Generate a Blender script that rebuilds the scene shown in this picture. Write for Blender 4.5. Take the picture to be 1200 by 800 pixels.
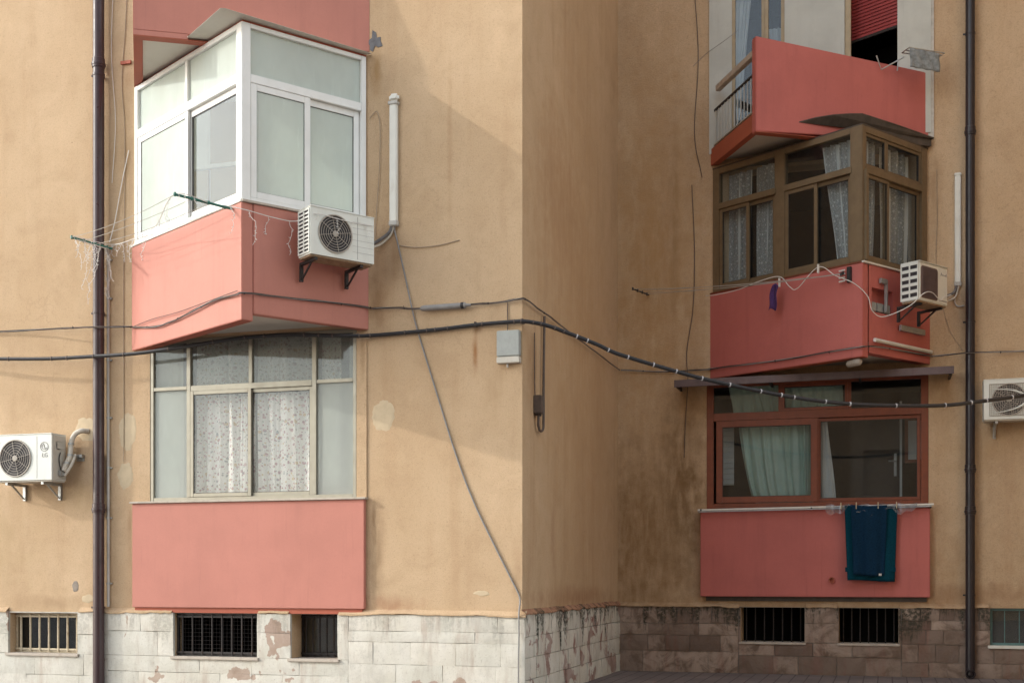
import bpy, bmesh, math, random
from mathutils import Vector, Matrix, Euler, noise

random.seed(7)
R = math.radians
sc = bpy.context.scene
for o in list(bpy.data.objects):
    bpy.data.objects.remove(o)

# ------------------------------------------------------------------ camera
YAW = 16.8
cam_d = bpy.data.cameras.new('camera')
cam = bpy.data.objects.new('camera', cam_d)
sc.collection.objects.link(cam)
cam.location = (4.076, -13.916, 1.48)
cam.rotation_euler = (R(90), 0, R(YAW))
cam_d.sensor_width = 36.0
cam_d.lens = 43.5
cam_d.shift_y = 0.230
cam_d.clip_end = 800
sc.camera = cam

# ------------------------------------------------------------------ light
ALPHA, ELEV = 23.5, 26.0            # sun rakes along the facade from the left
SUN = Vector((-math.cos(R(ALPHA)) * math.cos(R(ELEV)), -math.sin(R(ALPHA)) * math.cos(R(ELEV)), math.sin(R(ELEV))))
w = bpy.data.worlds.new('World')
sc.world = w
w.use_nodes = True
nt = w.node_tree
nt.nodes.clear()
sky = nt.nodes.new('ShaderNodeTexSky')
sky.sky_type = 'NISHITA'
sky.sun_disc = False
sky.sun_elevation = R(ELEV)
sky.sun_rotation = math.atan2(SUN.x, SUN.y)
sky.air_density = 1.5
sky.dust_density = 1.0
sky.ozone_density = 1.0
bg = nt.nodes.new('ShaderNodeBackground')
bg.inputs['Strength'].default_value = 0.15
out = nt.nodes.new('ShaderNodeOutputWorld')
hz = nt.nodes.new('ShaderNodeHueSaturation')      # thin white haze over the blue
hz.inputs['Saturation'].default_value = 0.40
nt.links.new(sky.outputs[0], hz.inputs['Color'])
nt.links.new(hz.outputs[0], bg.inputs[0])
nt.links.new(bg.outputs[0], out.inputs[0])
sun_d = bpy.data.lights.new('sun', 'SUN')
sun_d.energy = 0.65
sun_d.angle = R(1.0)
sun_d.color = (1.0, 0.94, 0.85)
sun = bpy.data.objects.new('sun', sun_d)
sc.collection.objects.link(sun)
sun.rotation_euler = SUN.to_track_quat('Z', 'Y').to_euler()
sun.location = (-20, -10, 15)

sc.view_settings.view_transform = 'Standard'
sc.view_settings.look = 'None'
sc.view_settings.gamma = 1.0
sc.view_settings.exposure = 1.55
sc.render.engine = 'CYCLES'
sc.cycles.use_denoising = True
sc.cycles.max_bounces = 7
sc.cycles.diffuse_bounces = 4
sc.cycles.glossy_bounces = 3
sc.cycles.transparent_max_bounces = 16
sc.cycles.caustics_reflective = False
sc.cycles.caustics_refractive = False

# ------------------------------------------------------------------ helpers
COL = sc.collection
D = 5.406                            # depth of the recess


def wmat(o):
    m = Matrix.Identity(4)
    while o is not None:
        m = o.matrix_basis @ m
        o = o.parent
    return m


def setup(o, label=None, cat=None, group=None, kind=None):
    if label: o['label'] = label
    if cat: o['category'] = cat
    if group: o['group'] = group
    if kind: o['kind'] = kind
    return o


def empty(name, loc=(0, 0, 0), rz=0.0, label=None, cat=None, group=None, parent=None):
    o = bpy.data.objects.new(name, None)
    o.empty_display_size = 0.1
    o.location = loc
    o.rotation_euler = (0, 0, rz)
    COL.objects.link(o)
    if parent: o.parent = parent
    return setup(o, label, cat, group)


class Face:
    """vertical reference plane: s runs from a to b, n points out of the wall."""
    def __init__(self, a, b):
        self.a = Vector((a[0], a[1])); d = Vector((b[0] - a[0], b[1] - a[1]))
        self.L = d.length; self.d = d.normalized(); self.n = Vector((self.d.y, -self.d.x))
    def p(self, s, n, z):
        q = self.a + self.d * s + self.n * n
        return Vector((q.x, q.y, z))
    @property
    def rz(self): return math.atan2(self.d.y, self.d.x)


class MB:
    def __init__(self):
        self.v = []; self.f = []
    def add(self, vs, fs):
        k = len(self.v)
        self.v += [Vector(x) for x in vs]
        self.f += [tuple(i + k for i in f) for f in fs]
        return self
    def hexa(self, p):
        return self.add(p, [(0, 3, 2, 1), (4, 5, 6, 7), (0, 1, 5, 4), (1, 2, 6, 5), (2, 3, 7, 6), (3, 0, 4, 7)])
    def box(self, x0, x1, y0, y1, z0, z1):
        return self.hexa([(x0, y0, z0), (x1, y0, z0), (x1, y1, z0), (x0, y1, z0), (x0, y0, z1), (x1, y0, z1), (x1, y1, z1), (x0, y1, z1)])
    def fbox(self, F, s0, s1, n0, n1, z0, z1):
        return self.hexa([F.p(s0, n1, z0), F.p(s1, n1, z0), F.p(s1, n0, z0), F.p(s0, n0, z0), F.p(s0, n1, z1), F.p(s1, n1, z1), F.p(s1, n0, z1), F.p(s0, n0, z1)])
    def frame(self, F, s0, s1, z0, z1, n0, n1, w, wb=None, wt=None):
        wb = w if wb is None else wb; wt = w if wt is None else wt
        self.fbox(F, s0, s0 + w, n0, n1, z0, z1); self.fbox(F, s1 - w, s1, n0, n1, z0, z1)
        self.fbox(F, s0 + w, s1 - w, n0, n1 - .002, z0, z0 + wb); self.fbox(F, s0 + w, s1 - w, n0, n1 - .002, z1 - wt, z1)
        return self
    def prism(self, poly, z0, z1):
        n = len(poly)
        vs = [(x, y, z0) for x, y in poly] + [(x, y, z1) for x, y in poly]
        fs = [tuple(range(n - 1, -1, -1)), tuple(range(n, 2 * n))]
        fs += [(i, (i + 1) % n, n + (i + 1) % n, n + i) for i in range(n)]
        return self.add(vs, fs)
    def tube(self, pts, r, n=8, closed=False, caps=True):
        pts = [Vector(p) for p in pts]
        m = len(pts); k = len(self.v); up = Vector((0, 0, 1)); prev = None
        rr = r if isinstance(r, (list, tuple)) else [r] * m
        for i, p in enumerate(pts):
            if closed: t = pts[(i + 1) % m] - pts[i - 1]
            else: t = pts[min(i + 1, m - 1)] - pts[max(i - 1, 0)]
            if t.length < 1e-9: t = Vector((0, 0, 1))
            t.normalize()
            if prev is None:
                a = t.cross(up)
                if a.length < 1e-3: a = t.cross(Vector((1, 0, 0)))
            else:
                a = prev - t * prev.dot(t)
                if a.length < 1e-6: a = t.cross(up)
            a.normalize(); prev = a; b = t.cross(a)
            for j in range(n):
                an = 2 * math.pi * j / n
                self.v.append(p + (a * math.cos(an) + b * math.sin(an)) * rr[i])
        rng = m if closed else m - 1
        for i in range(rng):
            for j in range(n):
                i2 = (i + 1) % m
                self.f.append((k + i * n + j, k + i * n + (j + 1) % n, k + i2 * n + (j + 1) % n, k + i2 * n + j))
        if caps and not closed:
            self.f.append(tuple(k + j for j in range(n - 1, -1, -1)))
            self.f.append(tuple(k + (m - 1) * n + j for j in range(n)))
        return self
    def lathe(self, c, axis, prof, n=20):
        """prof: (distance along axis, radius)"""
        c = Vector(c); axis = Vector(axis).normalized()
        a = axis.cross(Vector((0, 0, 1)))
        if a.length < 1e-3: a = Vector((1, 0, 0))
        a.normalize(); b = axis.cross(a); k = len(self.v)
        for h, r in prof:
            for j in range(n):
                an = 2 * math.pi * j / n
                self.v.append(c + axis * h + (a * math.cos(an) + b * math.sin(an)) * r)
        for i in range(len(prof) - 1):
            for j in range(n):
                self.f.append((k + i * n + j, k + i * n + (j + 1) % n, k + (i + 1) * n + (j + 1) % n, k + (i + 1) * n + j))
        self.f.append(tuple(k + j for j in range(n - 1, -1, -1)))
        self.f.append(tuple(k + (len(prof) - 1) * n + j for j in range(n)))
        return self
    def build(self, name, mat, parent=None, bevel=0.0, smooth=False, local=False, solid=0.0, seg=2):
        me = bpy.data.meshes.new(name)
        vs = self.v
        if parent is not None and not local:
            inv = wmat(parent).inverted()
            vs = [inv @ v for v in vs]
        me.from_pydata([tuple(v) for v in vs], [], self.f)
        bm = bmesh.new(); bm.from_mesh(me)
        if not solid: bmesh.ops.recalc_face_normals(bm, faces=bm.faces)
        if bevel > 0:
            es = [e for e in bm.edges if len(e.link_faces) == 2 and e.calc_face_angle(0) > 0.6]
            bmesh.ops.bevel(bm, geom=es, offset=bevel, segments=seg, affect='EDGES', clamp_overlap=True)
        bm.to_mesh(me); bm.free()
        if smooth:
            for p in me.polygons: p.use_smooth = True
            if smooth != 'all':
                try: me.set_sharp_from_angle(angle=R(40))
                except Exception: pass
        me.materials.append(mat)
        o = bpy.data.objects.new(name, me)
        COL.objects.link(o)
        if parent: o.parent = parent
        if solid:
            m = o.modifiers.new('thickness', 'SOLIDIFY'); m.thickness = solid; m.offset = 0
        return o


def spline(pts, k=8):
    P = [Vector(p) for p in pts]
    P = [P[0] * 2 - P[1]] + P + [P[-1] * 2 - P[-2]]
    res = []
    for i in range(1, len(P) - 2):
        for j in range(k):
            t = j / k
            a, b, c, d = P[i - 1], P[i], P[i + 1], P[i + 2]
            res.append(0.5 * ((2 * b) + (c - a) * t + (2 * a - 5 * b + 4 * c - d) * t * t + (3 * b - a - 3 * c + d) * t ** 3))
    res.append(P[-2])
    return res


def text_mesh(txt, size, mat, parent, M, extrude=0.002, name='lettering'):
    cu = bpy.data.curves.new('txt', 'FONT'); cu.body = txt; cu.size = size; cu.extrude = extrude
    cu.align_x = 'CENTER'; cu.align_y = 'CENTER'
    o = bpy.data.objects.new('txt', cu); COL.objects.link(o)
    dg = bpy.context.evaluated_depsgraph_get()
    me = bpy.data.meshes.new_from_object(o.evaluated_get(dg))
    bpy.data.objects.remove(o)
    me.transform(M); me.materials.clear(); me.materials.append(mat)
    q = bpy.data.objects.new(name, me); COL.objects.link(q); q.parent = parent
    return q


# ------------------------------------------------------------------ materials
class NT:
    def __init__(self, name):
        self.m = bpy.data.materials.new(name); self.m.use_nodes = True
        self.t = self.m.node_tree; self.t.nodes.clear()
        self.out = self.t.nodes.new('ShaderNodeOutputMaterial')
        g = self.t.nodes.new('ShaderNodeNewGeometry'); self.pos = g.outputs['Position']; self.geo = g
    def n(self, ty, ins=None, **kw):
        x = self.t.nodes.new(ty)
        for k, v in kw.items(): setattr(x, k, v)
        for k, v in (ins or {}).items():
            if hasattr(v, 'is_output'): self.t.links.new(v, x.inputs[k])
            else: x.inputs[k].default_value = v
        return x
    def mapping(self, scale, loc=(0, 0, 0), vec=None):
        return self.n('ShaderNodeMapping', {'Vector': vec or self.pos, 'Scale': scale, 'Location': loc}).outputs[0]
    def noise(self, scale, detail=4, rough=.55, vec=None, dist=0.0):
        return self.n('ShaderNodeTexNoise', {'Vector': vec or self.pos, 'Scale': scale, 'Detail': detail, 'Roughness': rough, 'Distortion': dist}).outputs[0]
    def voro(self, scale, vec=None, **kw):
        return self.n('ShaderNodeTexVoronoi', {'Vector': vec or self.pos, 'Scale': scale}, **kw)
    def rng(self, v, a, b, c=0.0, d=1.0, smooth=True):
        return self.n('ShaderNodeMapRange', {'Value': v, 'From Min': a, 'From Max': b, 'To Min': c, 'To Max': d}, interpolation_type='SMOOTHSTEP' if smooth else 'LINEAR').outputs[0]
    def math(self, op, a, b=0.0):
        return self.n('ShaderNodeMath', {0: a, 1: b}, operation=op).outputs[0]
    def mix(self, f, a, b, mode='MIX'):
        x = self.n('ShaderNodeMix', data_type='RGBA', blend_type=mode)
        for i, v in ((0, f), (6, a), (7, b)):
            if hasattr(v, 'is_output'): self.t.links.new(v, x.inputs[i])
            else: x.inputs[i].default_value = v if i == 0 else (tuple(v) + (1,) if len(v) == 3 else v)
        return x.outputs[2]
    def bump(self, h, strength=.3, dist=.01, normal=None):
        ins = {'Height': h, 'Strength': strength, 'Distance': dist}
        if normal is not None: ins['Normal'] = normal
        return self.n('ShaderNodeBump', ins).outputs[0]
    def bsdf(self, col, rough=.6, metal=0.0, normal=None, spec=.5, **extra):
        ins = {'Base Color': col if hasattr(col, 'is_output') else tuple(col) + (1,), 'Roughness': rough, 'Metallic': metal, 'Specular IOR Level': spec}
        if normal is not None: ins['Normal'] = normal
        ins.update(extra)
        return self.n('ShaderNodeBsdfPrincipled', ins).outputs[0]
    def done(self, sh):
        self.t.links.new(sh, self.out.inputs[0]); return self.m
    def stain(self, c, r, warp=.5, ws=6.0, edge=0.0):
        """soft irregular blotch at world point c with radii r"""
        wv = self.n('ShaderNodeTexNoise', {'Vector': self.pos, 'Scale': ws, 'Detail': 4}).outputs[1]
        a = self.n('ShaderNodeVectorMath', {0: self.pos, 1: tuple(c)}, operation='SUBTRACT').outputs[0]
        a = self.n('ShaderNodeVectorMath', {0: a, 1: tuple(1 / q for q in r)}, operation='MULTIPLY').outputs[0]
        b = self.n('ShaderNodeVectorMath', {0: wv, 1: (.5, .5, .5)}, operation='SUBTRACT').outputs[0]
        b = self.n('ShaderNodeVectorMath', {0: b, 1: (warp * 2,) * 3}, operation='MULTIPLY').outputs[0]
        a = self.n('ShaderNodeVectorMath', {0: a, 1: b}, operation='ADD').outputs[0]
        l = self.n('ShaderNodeVectorMath', {0: a}, operation='LENGTH').outputs['Value']
        return self.rng(l, 1.0, edge, 0.0, 1.0)


def plaster(name, A, B, dark, stains_and_shade=(), streak=.35):
    t = NT(name)
    big = t.rng(t.noise(.55, 5, .6), .36, .66)
    col = t.mix(big, A, B)
    st = t.rng(t.noise(3.2, 7, .62, t.mapping((1, 1, .10))), .48, .74)
    col = t.mix(t.math('MULTIPLY', st, streak), col, dark)
    mid = t.rng(t.noise(2.3, 8, .68, dist=.6), .42, .70)
    col = t.mix(t.math('MULTIPLY', mid, .20), col, tuple(x * .74 for x in dark))
    pale = t.rng(t.noise(1.4, 6, .62, t.mapping((1, 1, .6), (7, 3, 1))), .56, .74)
    col = t.mix(t.math('MULTIPLY', pale, .30), col, tuple(min(1, x * 1.22 + .02) for x in A))
    sp = t.rng(t.noise(38, 4, .65), .52, .72)
    col = t.mix(t.math('MULTIPLY', sp, .30), col, tuple(x * .55 for x in dark))
    gr = t.rng(t.noise(90, 3, .7), .50, .66)
    col = t.mix(t.math('MULTIPLY', gr, .26), col, tuple(x * .55 for x in dark))
    gl = t.rng(t.noise(75, 3, .7, t.mapping((1, 1, 1), (5, 1, 2))), .56, .70)
    col = t.mix(t.math('MULTIPLY', gl, .30), col, tuple(min(1, x * 1.3 + .03) for x in A))
    vor = t.voro(2.6)
    pit = t.rng(vor.outputs['Distance'], .030, .012)
    gate = t.rng(t.noise(.9, 2, .5, t.mapping((1, 1, 1), (11, 0, 4))), .50, .54)
    col = t.mix(t.math('MULTIPLY', t.math('MULTIPLY', pit, gate), .85), col, (.10, .065, .04))
    # hairline cracks
    cr = t.voro(.55, t.n('ShaderNodeVectorMath', {0: t.pos, 1: t.n('ShaderNodeTexNoise', {'Vector': t.pos, 'Scale': 2.2, 'Detail': 5}).outputs[1]}, operation='ADD').outputs[0], feature='DISTANCE_TO_EDGE')
    ck = t.rng(cr.outputs['Distance'], .008, .002)
    ckg = t.rng(t.noise(.7, 2, .5, t.mapping((1, 1, 1), (3, 9, 2))), .54, .60)
    col = t.mix(t.math('MULTIPLY', t.math('MULTIPLY', ck, ckg), .12), col, tuple(x * .5 for x in dark))
    for c, r, cc, amt, wp in stains_and_shade:
        s = t.stain(c, r, wp)  # patch mask, for stains and painted shade alike
        brk = t.rng(t.noise(9, 5, .6, t.mapping((1, 1, .25))), .25, .65, .35, 1.0)
        col = t.mix(t.math('MULTIPLY', t.math('MULTIPLY', s, brk), amt), col, cc)
    h1 = t.noise(95, 4, .7); h2 = t.noise(7, 5, .6)
    nb = t.bump(h2, .4, .015); nb = t.bump(h1, .85, .010, nb)
    return t.done(t.bsdf(col, .92, 0, nb, .25))


def paint(name, c, rough=.6, var=.12, streak=.12, dark=None, bump=.25, spec=.35, dirt=.0):
    t = NT(name)
    dark = dark or tuple(x * .72 for x in c)
    col = t.mix(t.math('MULTIPLY', t.rng(t.noise(1.3, 5, .6), .35, .7), var * 3), c, dark)
    st = t.rng(t.noise(6, 6, .6, t.mapping((1, 1, .08))), .5, .8)
    col = t.mix(t.math('MULTIPLY', st, streak * 2), col, tuple(x * .62 for x in c))
    lt = t.rng(t.noise(3, 5, .65, t.mapping((1, 1, .5), (4, 2, 8))), .55, .8)
    col = t.mix(t.math('MULTIPLY', lt, var * 1.6), col, tuple(min(1, x * 1.18 + .03) for x in c))
    if dirt:
        dd = t.rng(t.noise(14, 6, .7), .58, .70)
        col = t.mix(t.math('MULTIPLY', dd, dirt), col, tuple(x * .35 for x in c))
    runs = t.rng(t.noise(22, 5, .65, t.mapping((1, 1, .05), (1, 8, 3))), .60, .74)
    col = t.mix(t.math('MULTIPLY', runs, streak * 1.3), col, tuple(x * .55 for x in c))
    fine = t.rng(t.noise(70, 3, .6), .45, .75)
    col = t.mix(t.math('MULTIPLY', fine, .10), col, tuple(x * .6 for x in c))
    nb = t.bump(t.noise(5, 5, .6), .35, .012); nb = t.bump(t.noise(120, 3, .6), bump, .003, nb)
    return t.done(t.bsdf(col, rough, 0, nb, spec))


def simple(name, c, rough=.5, metal=0.0, var=.15, scale=9, dirt=0.0, dirtc=(.12, .08, .05), bump=0.0, spec=.5):
    t = NT(name)
    col = t.mix(t.rng(t.noise(scale, 5, .6), .3, .75), c, tuple(x * (1 - var) for x in c))
    if dirt:
        dd = t.rng(t.noise(scale * 1.7, 7, .7, t.mapping((1, 1, .35), (2, 5, 1))), .50, .72)
        col = t.mix(t.math('MULTIPLY', dd, dirt), col, dirtc)
    nb = t.bump(t.noise(60, 3, .6), bump, .004) if bump else None
    rg = t.rng(t.noise(scale * 2, 3, .5), .2, .8, max(0, rough - .08), min(1, rough + .1))
    return t.done(t.bsdf(col, rg, metal, nb, spec))


def glass(name, tint=(.86, .90, .88), dust=.10, dustc=(.55, .58, .54), rough=.015, refl=1.0, streak=True, waves=.015, transl=.4):
    """thin pane: see-through, mirror reflection by Fresnel, a film of dust"""
    t = NT(name)
    nb = t.bump(t.noise(1.7, 2, .5), waves, .02)
    tr = t.n('ShaderNodeBsdfTransparent', {'Color': tint + (1,)}).outputs[0]
    gl = t.n('ShaderNodeBsdfGlossy', {'Color': (.95, .97, 1, 1), 'Roughness': rough, 'Normal': nb}).outputs[0]
    cs = t.n('ShaderNodeVectorMath', {0: t.geo.outputs['Incoming'], 1: t.geo.outputs['Normal']}, operation='DOT_PRODUCT').outputs['Value']
    fr = t.math('POWER', t.math('SUBTRACT', 1.0, t.math('ABSOLUTE', cs)), 5.0)
    f = t.math('MINIMUM', t.math('MULTIPLY', t.math('ADD', t.math('MULTIPLY', fr, .96), .04), refl * 1.1), 1.0)
    s1 = t.n('ShaderNodeMixShader', {0: f, 1: tr, 2: gl}).outputs[0]
    df = t.n('ShaderNodeBsdfDiffuse', {'Color': dustc + (1,)}).outputs[0]
    tl = t.n('ShaderNodeBsdfTranslucent', {'Color': dustc + (1,)}).outputs[0]
    dd = t.n('ShaderNodeMixShader', {0: transl, 1: df, 2: tl}).outputs[0]
    v = t.rng(t.noise(1.1, 4, .6, t.mapping((1, 1, .6))), .3, .75, dust * .88, min(1.0, dust * 1.1))
    if streak:
        v2 = t.rng(t.noise(16, 5, .6, t.mapping((1, 1, .12))), .55, .8, 0, dust * .10)
        v = t.math('ADD', v, v2)
    s2 = t.n('ShaderNodeMixShader', {0: v, 1: s1, 2: dd}).outputs[0]
    return t.done(s2)


TAN, TAN2, TAND = (.59, .432, .278), (.535, .38, .235), (.44, .285, .165)
RUST, GRIME, SOOT = (.30, .12, .035), (.16, .115, .07), (.05, .045, .035)
M = {}
M['wall_front'] = plaster('plaster_front', TAN, TAN2, TAND, stains_and_shade=[
    ((-.58, 0, 4.16), (.05, .4, .34), RUST, .85, .35),
    ((-.55, 0, 4.40), (.09, .4, .07), (.16, .07, .03), .8, .35),
    ((-1.83, 0, 4.85), (.17, .4, .75), (.27, .15, .07), .65, .5),
    ((-1.84, 0, 1.75), (.16, .4, .85), (.27, .175, .10), .7, .5),
    ((-1.70, 0, 1.15), (.6, .4, .16), (.33, .16, .09), .6, .6),
    ((-5.35, 0, 7.3), (.18, .4, 1.6), (.38, .25, .13), .5, .6),
    ((-3.6, 0, .98), (2.2, .4, .13), (.32, .2, .06), .6, .5),
    ((-.9, 0, 6.6), (.05, .4, 1.6), (.42, .27, .15), .5, .5),
    ((-7.5, 0, 1.9), (1.2, .4, .9), (.43, .31, .17), .5, .6),
    ((-1.85, 0, 7.6), (.12, .4, .5), (.33, .18, .06), .6, .5),
    ((-6.05, 0, 2.55), (.5, .4, .35), (.43, .30, .16), .5, .5),
    ((-5.30, 0, 2.05), (.05, .4, .55), (.34, .22, .12), .6, .4),
    ((-1.88, 0, 2.15), (.04, .4, .40), (.25, .15, .08), .7, .4),
    ((-1.60, 0, 5.35), (.09, .4, .42), (.33, .20, .10), .55, .5),
    ((-2.02, 0, 4.2), (.05, .4, .5), (.30, .17, .08), .6, .4),
    ((-6.5, 0, 1.15), (.9, .4, .13), (.36, .24, .14), .55, .7),
    ((-.35, 0, 3.7), (.20, .4, .5), (.40, .27, .15), .45, .7),
    ((-.06, 0, 1.5), (.10, .4, .8), (.38, .24, .14), .45, .6),
])
M['wall_side'] = plaster('plaster_side', TAN, TAN2, TAND, streak=.5, stains_and_shade=[
    ((0, 2.8, 4.5), (.6, 3.6, 6.0), (.50, .32, .165), .6, .4),  # warm bounced light of the recess, painted as a wide tint
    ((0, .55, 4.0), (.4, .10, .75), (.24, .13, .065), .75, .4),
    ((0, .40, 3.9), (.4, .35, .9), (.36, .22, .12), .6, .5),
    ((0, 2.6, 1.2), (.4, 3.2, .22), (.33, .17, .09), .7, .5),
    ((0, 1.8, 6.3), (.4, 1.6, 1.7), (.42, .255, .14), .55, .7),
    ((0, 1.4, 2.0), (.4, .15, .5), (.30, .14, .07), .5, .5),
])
M['wall_back'] = plaster('plaster_back', TAN, TAN2, TAND, streak=.45, stains_and_shade=[
    ((.5, D, 6.4), (1.3, .6, 4.6), (.42, .25, .105), .75, .4),  # orange-brown shade and bounce of the recess corner, painted into the plaster
    ((3.0, D, 1.6), (3.6, .6, 1.2), (.36, .215, .10), .6, .5),  # same painted recess shade, over the lower wall
    ((.35, D, 2.0), (1.1, .4, 2.6), (.25, .145, .06), .85, .5),  # grime, here and below, darkened further for the recess shade
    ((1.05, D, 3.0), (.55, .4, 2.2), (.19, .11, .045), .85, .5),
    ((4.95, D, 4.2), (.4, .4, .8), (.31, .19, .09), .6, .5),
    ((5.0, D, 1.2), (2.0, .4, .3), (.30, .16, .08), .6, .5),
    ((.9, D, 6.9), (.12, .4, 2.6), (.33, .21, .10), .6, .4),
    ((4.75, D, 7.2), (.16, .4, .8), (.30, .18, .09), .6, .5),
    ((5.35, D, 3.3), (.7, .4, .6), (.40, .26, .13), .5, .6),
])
M['pink'] = paint('paint_pink_shaded', (.515, .148, .128), .62, .12, .16, dirt=.10)  # balcony paint, deepened for the shaded recess
M['pink_sunlit'] = paint('paint_pink_sunlit', (.515, .21, .162), .62, .10, .13, dirt=.06)  # same balcony paint, lightened for the sunlit left block
M['red_edge'] = paint('paint_red_edge', (.40, .105, .06), .6, .12, .06)
M['soffit'] = paint('paint_soffit', (.66, .63, .56), .8, .14, .06, dark=(.52, .47, .38), dirt=.12)
M['pale_wall'] = paint('paint_pale_wall', (.56, .58, .54), .8, .16, .14, dirt=.10)
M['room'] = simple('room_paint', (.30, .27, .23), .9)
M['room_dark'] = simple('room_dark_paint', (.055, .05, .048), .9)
M['alu_white'] = simple('white_aluminium', (.80, .81, .79), .38, 0, .06, 5, dirt=.10, dirtc=(.45, .42, .36))
M['alu_champ'] = simple('champagne_aluminium', (.33, .305, .245), .36, .35, .10, 6, dirt=.22, dirtc=(.25, .20, .13))
M['bronze'] = simple('bronze_aluminium', (.20, .145, .085), .42, .25, .16, 6, dirt=.25, dirtc=(.10, .07, .04))
M['brown_wood'] = simple('red_brown_frame', (.215, .058, .028), .38, 0, .2, 8, dirt=.15, dirtc=(.10, .03, .02))
M['tan_frame'] = simple('tan_frame', (.42, .33, .20), .45, 0, .12, 6, dirt=.15)
M['glass_frost'] = glass('frosted_glass', (.88, .92, .89), .78, (.77, .83, .785), .05, .9, waves=.02, transl=.35)
M['glass_dusty'] = glass('dusty_glass', (.90, .91, .89), .07, (.62, .62, .57), .02, .9)
M['glass_front'] = glass('front_glass', (.95, .95, .94), .05, (.74, .76, .74), .01, .8)
M['glass_side'] = glass('satin_glass', (.86, .89, .87), .50, (.72, .75, .71), .06, .8)
M['glass_top'] = glass('satin_top_glass', (.82, .84, .82), .26, (.50, .52, .49), .04, 1.0)
M['glass_dark'] = glass('clear_glass', (.84, .88, .90), .015, (.42, .44, .44), .01, .75)
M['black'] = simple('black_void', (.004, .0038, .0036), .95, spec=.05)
M['iron_dark'] = simple('dark_iron', (.030, .026, .026), .55, .3, .3, 20, dirt=.3, dirtc=(.12, .055, .025))
M['iron_pale'] = simple('peeling_white_iron', (.58, .50, .36), .6, 0, .2, 25, dirt=.75, dirtc=(.22, .10, .05))
M['steel'] = simple('galvanised_steel', (.46, .47, .46), .45, .7, .15, 12, dirt=.35, dirtc=(.20, .13, .08))
M['box_grey'] = simple('grey_box_paint', (.36, .38, .36), .5, 0, .15, 9, dirt=.25, dirtc=(.20, .17, .14))
M['pipe_brown'] = simple('brown_downpipe', (.052, .026, .030), .34, 0, .25, 5, dirt=.2, dirtc=(.10, .06, .05))
M['pipe_dark'] = simple('dark_downpipe', (.022, .017, .022), .36, 0, .25, 5, dirt=.15, dirtc=(.06, .035, .03))
M['pvc'] = simple('white_pvc', (.72, .71, .65), .45, 0, .08, 5, dirt=.22, dirtc=(.40, .31, .20))
M['pvc_grey'] = simple('grey_conduit', (.50, .48, .44), .5, 0, .12, 8, dirt=.25)
M['ac_white'] = simple('ac_casing', (.70, .72, .67), .42, 0, .06, 4, dirt=.14, dirtc=(.42, .38, .30))
M['ac_side'] = simple('ac_side_panel', (.56, .53, .46), .5, 0, .10, 6, dirt=.3, dirtc=(.32, .24, .16))
M['ac_dark'] = simple('ac_interior', (.035, .032, .036), .6, .2)
M['ac_fan'] = simple('ac_fan_grey', (.17, .155, .15), .5)
M['ac_guard'] = simple('ac_guard_beige', (.40, .36, .31), .5, 0, .15, 20, dirt=.3)
M['ac_mauve'] = simple('ac_grille_mauve', (.155, .105, .095), .55)
M['ac_print'] = simple('ac_print_grey', (.36, .35, .34), .5)
M['ac_rust'] = simple('rusty_tray', (.34, .24, .15), .7, 0, .3, 14, dirt=.8, dirtc=(.20, .085, .03))
M['hose'] = simple('white_lagging', (.66, .61, .52), .7, 0, .2, 20, dirt=.4, dirtc=(.30, .21, .13), bump=.4)
M['hose_dark'] = simple('grey_lagging', (.17, .16, .155), .7, 0, .3, 20, dirt=.3)
M['cable_black'] = simple('black_cable', (.017, .016, .018), .5, 0, .3, 12)
M['cable_grey'] = simple('grey_cable', (.27, .26, .25), .6, 0, .2, 12)
M['cable_brown'] = simple('brown_cable', (.12, .09, .075), .6, 0, .25, 12)
M['cable_tan'] = simple('tan_cable', (.40, .31, .22), .7, 0, .2, 12)
M['cable_white'] = simple('white_cable', (.72, .70, .66), .55, 0, .1, 12)
M['tie'] = simple('pale_cable_tie', (.50, .50, .52), .4)
M['green'] = simple('green_bar', (.025, .16, .125), .4, 0, .25, 15)
M['line'] = simple('clothes_wire', (.40, .38, .34), .5, .2)
M['bulb'] = simple('clear_bulb', (.75, .74, .70), .25)
M['bracket'] = simple('bracket_black', (.02, .02, .022), .5)
M['purple'] = simple('purple_cloth', (.085, .035, .14), .95, 0, .3, 30, bump=.4)
M['towel_teal'] = simple('teal_towel', (.004, .052, .082), .95, 0, .35, 45, bump=.8, spec=.1)
M['towel_navy'] = simple('navy_towel', (.007, .032, .070), .95, 0, .35, 45, bump=.8, spec=.1)
M['cloth_grey'] = simple('grey_cloth', (.30, .33, .34), .95, 0, .45, 16, bump=.5, spec=.1)
M['plastic'] = glass('plastic_sheet', (.9, .92, .95), .22, (.60, .64, .68), .18, 2.5, waves=1.0)
M['curtain_green'] = simple('green_curtain', (.52, .66, .57), .9, 0, .12, 4, spec=.1)
M['curtain_pale'] = simple('pale_curtain', (.62, .62, .60), .9, 0, .1, 4, spec=.1)
M['curtain_purple'] = simple('plum_curtain', (.070, .055, .095), .9, 0, .2, 6, spec=.1)
M['blind_white'] = simple('white_blind', (.66, .66, .63), .9, 0, .1, 4, spec=.1)
M['pot'] = simple('pink_pot', (.62, .40, .38), .6)
M['leaf'] = simple('leaf_green', (.06, .12, .04), .6, 0, .4, 30)
M['shutter'] = simple('red_shutter', (.32, .045, .045), .5, 0, .2, 6, dirt=.2, dirtc=(.14, .03, .03))
M['canopy'] = simple('mauve_metal', (.14, .105, .11), .45, .3, .3, 4, dirt=.5, dirtc=(.05, .03, .03))
M['slab_dark'] = simple('dark_sheet', (.085, .068, .055), .6, .1, .3, 8)
M['patch'] = simple('filler_patch', (.585, .475, .325), .9, 0, .12, 9, bump=.4, spec=.2)
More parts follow.
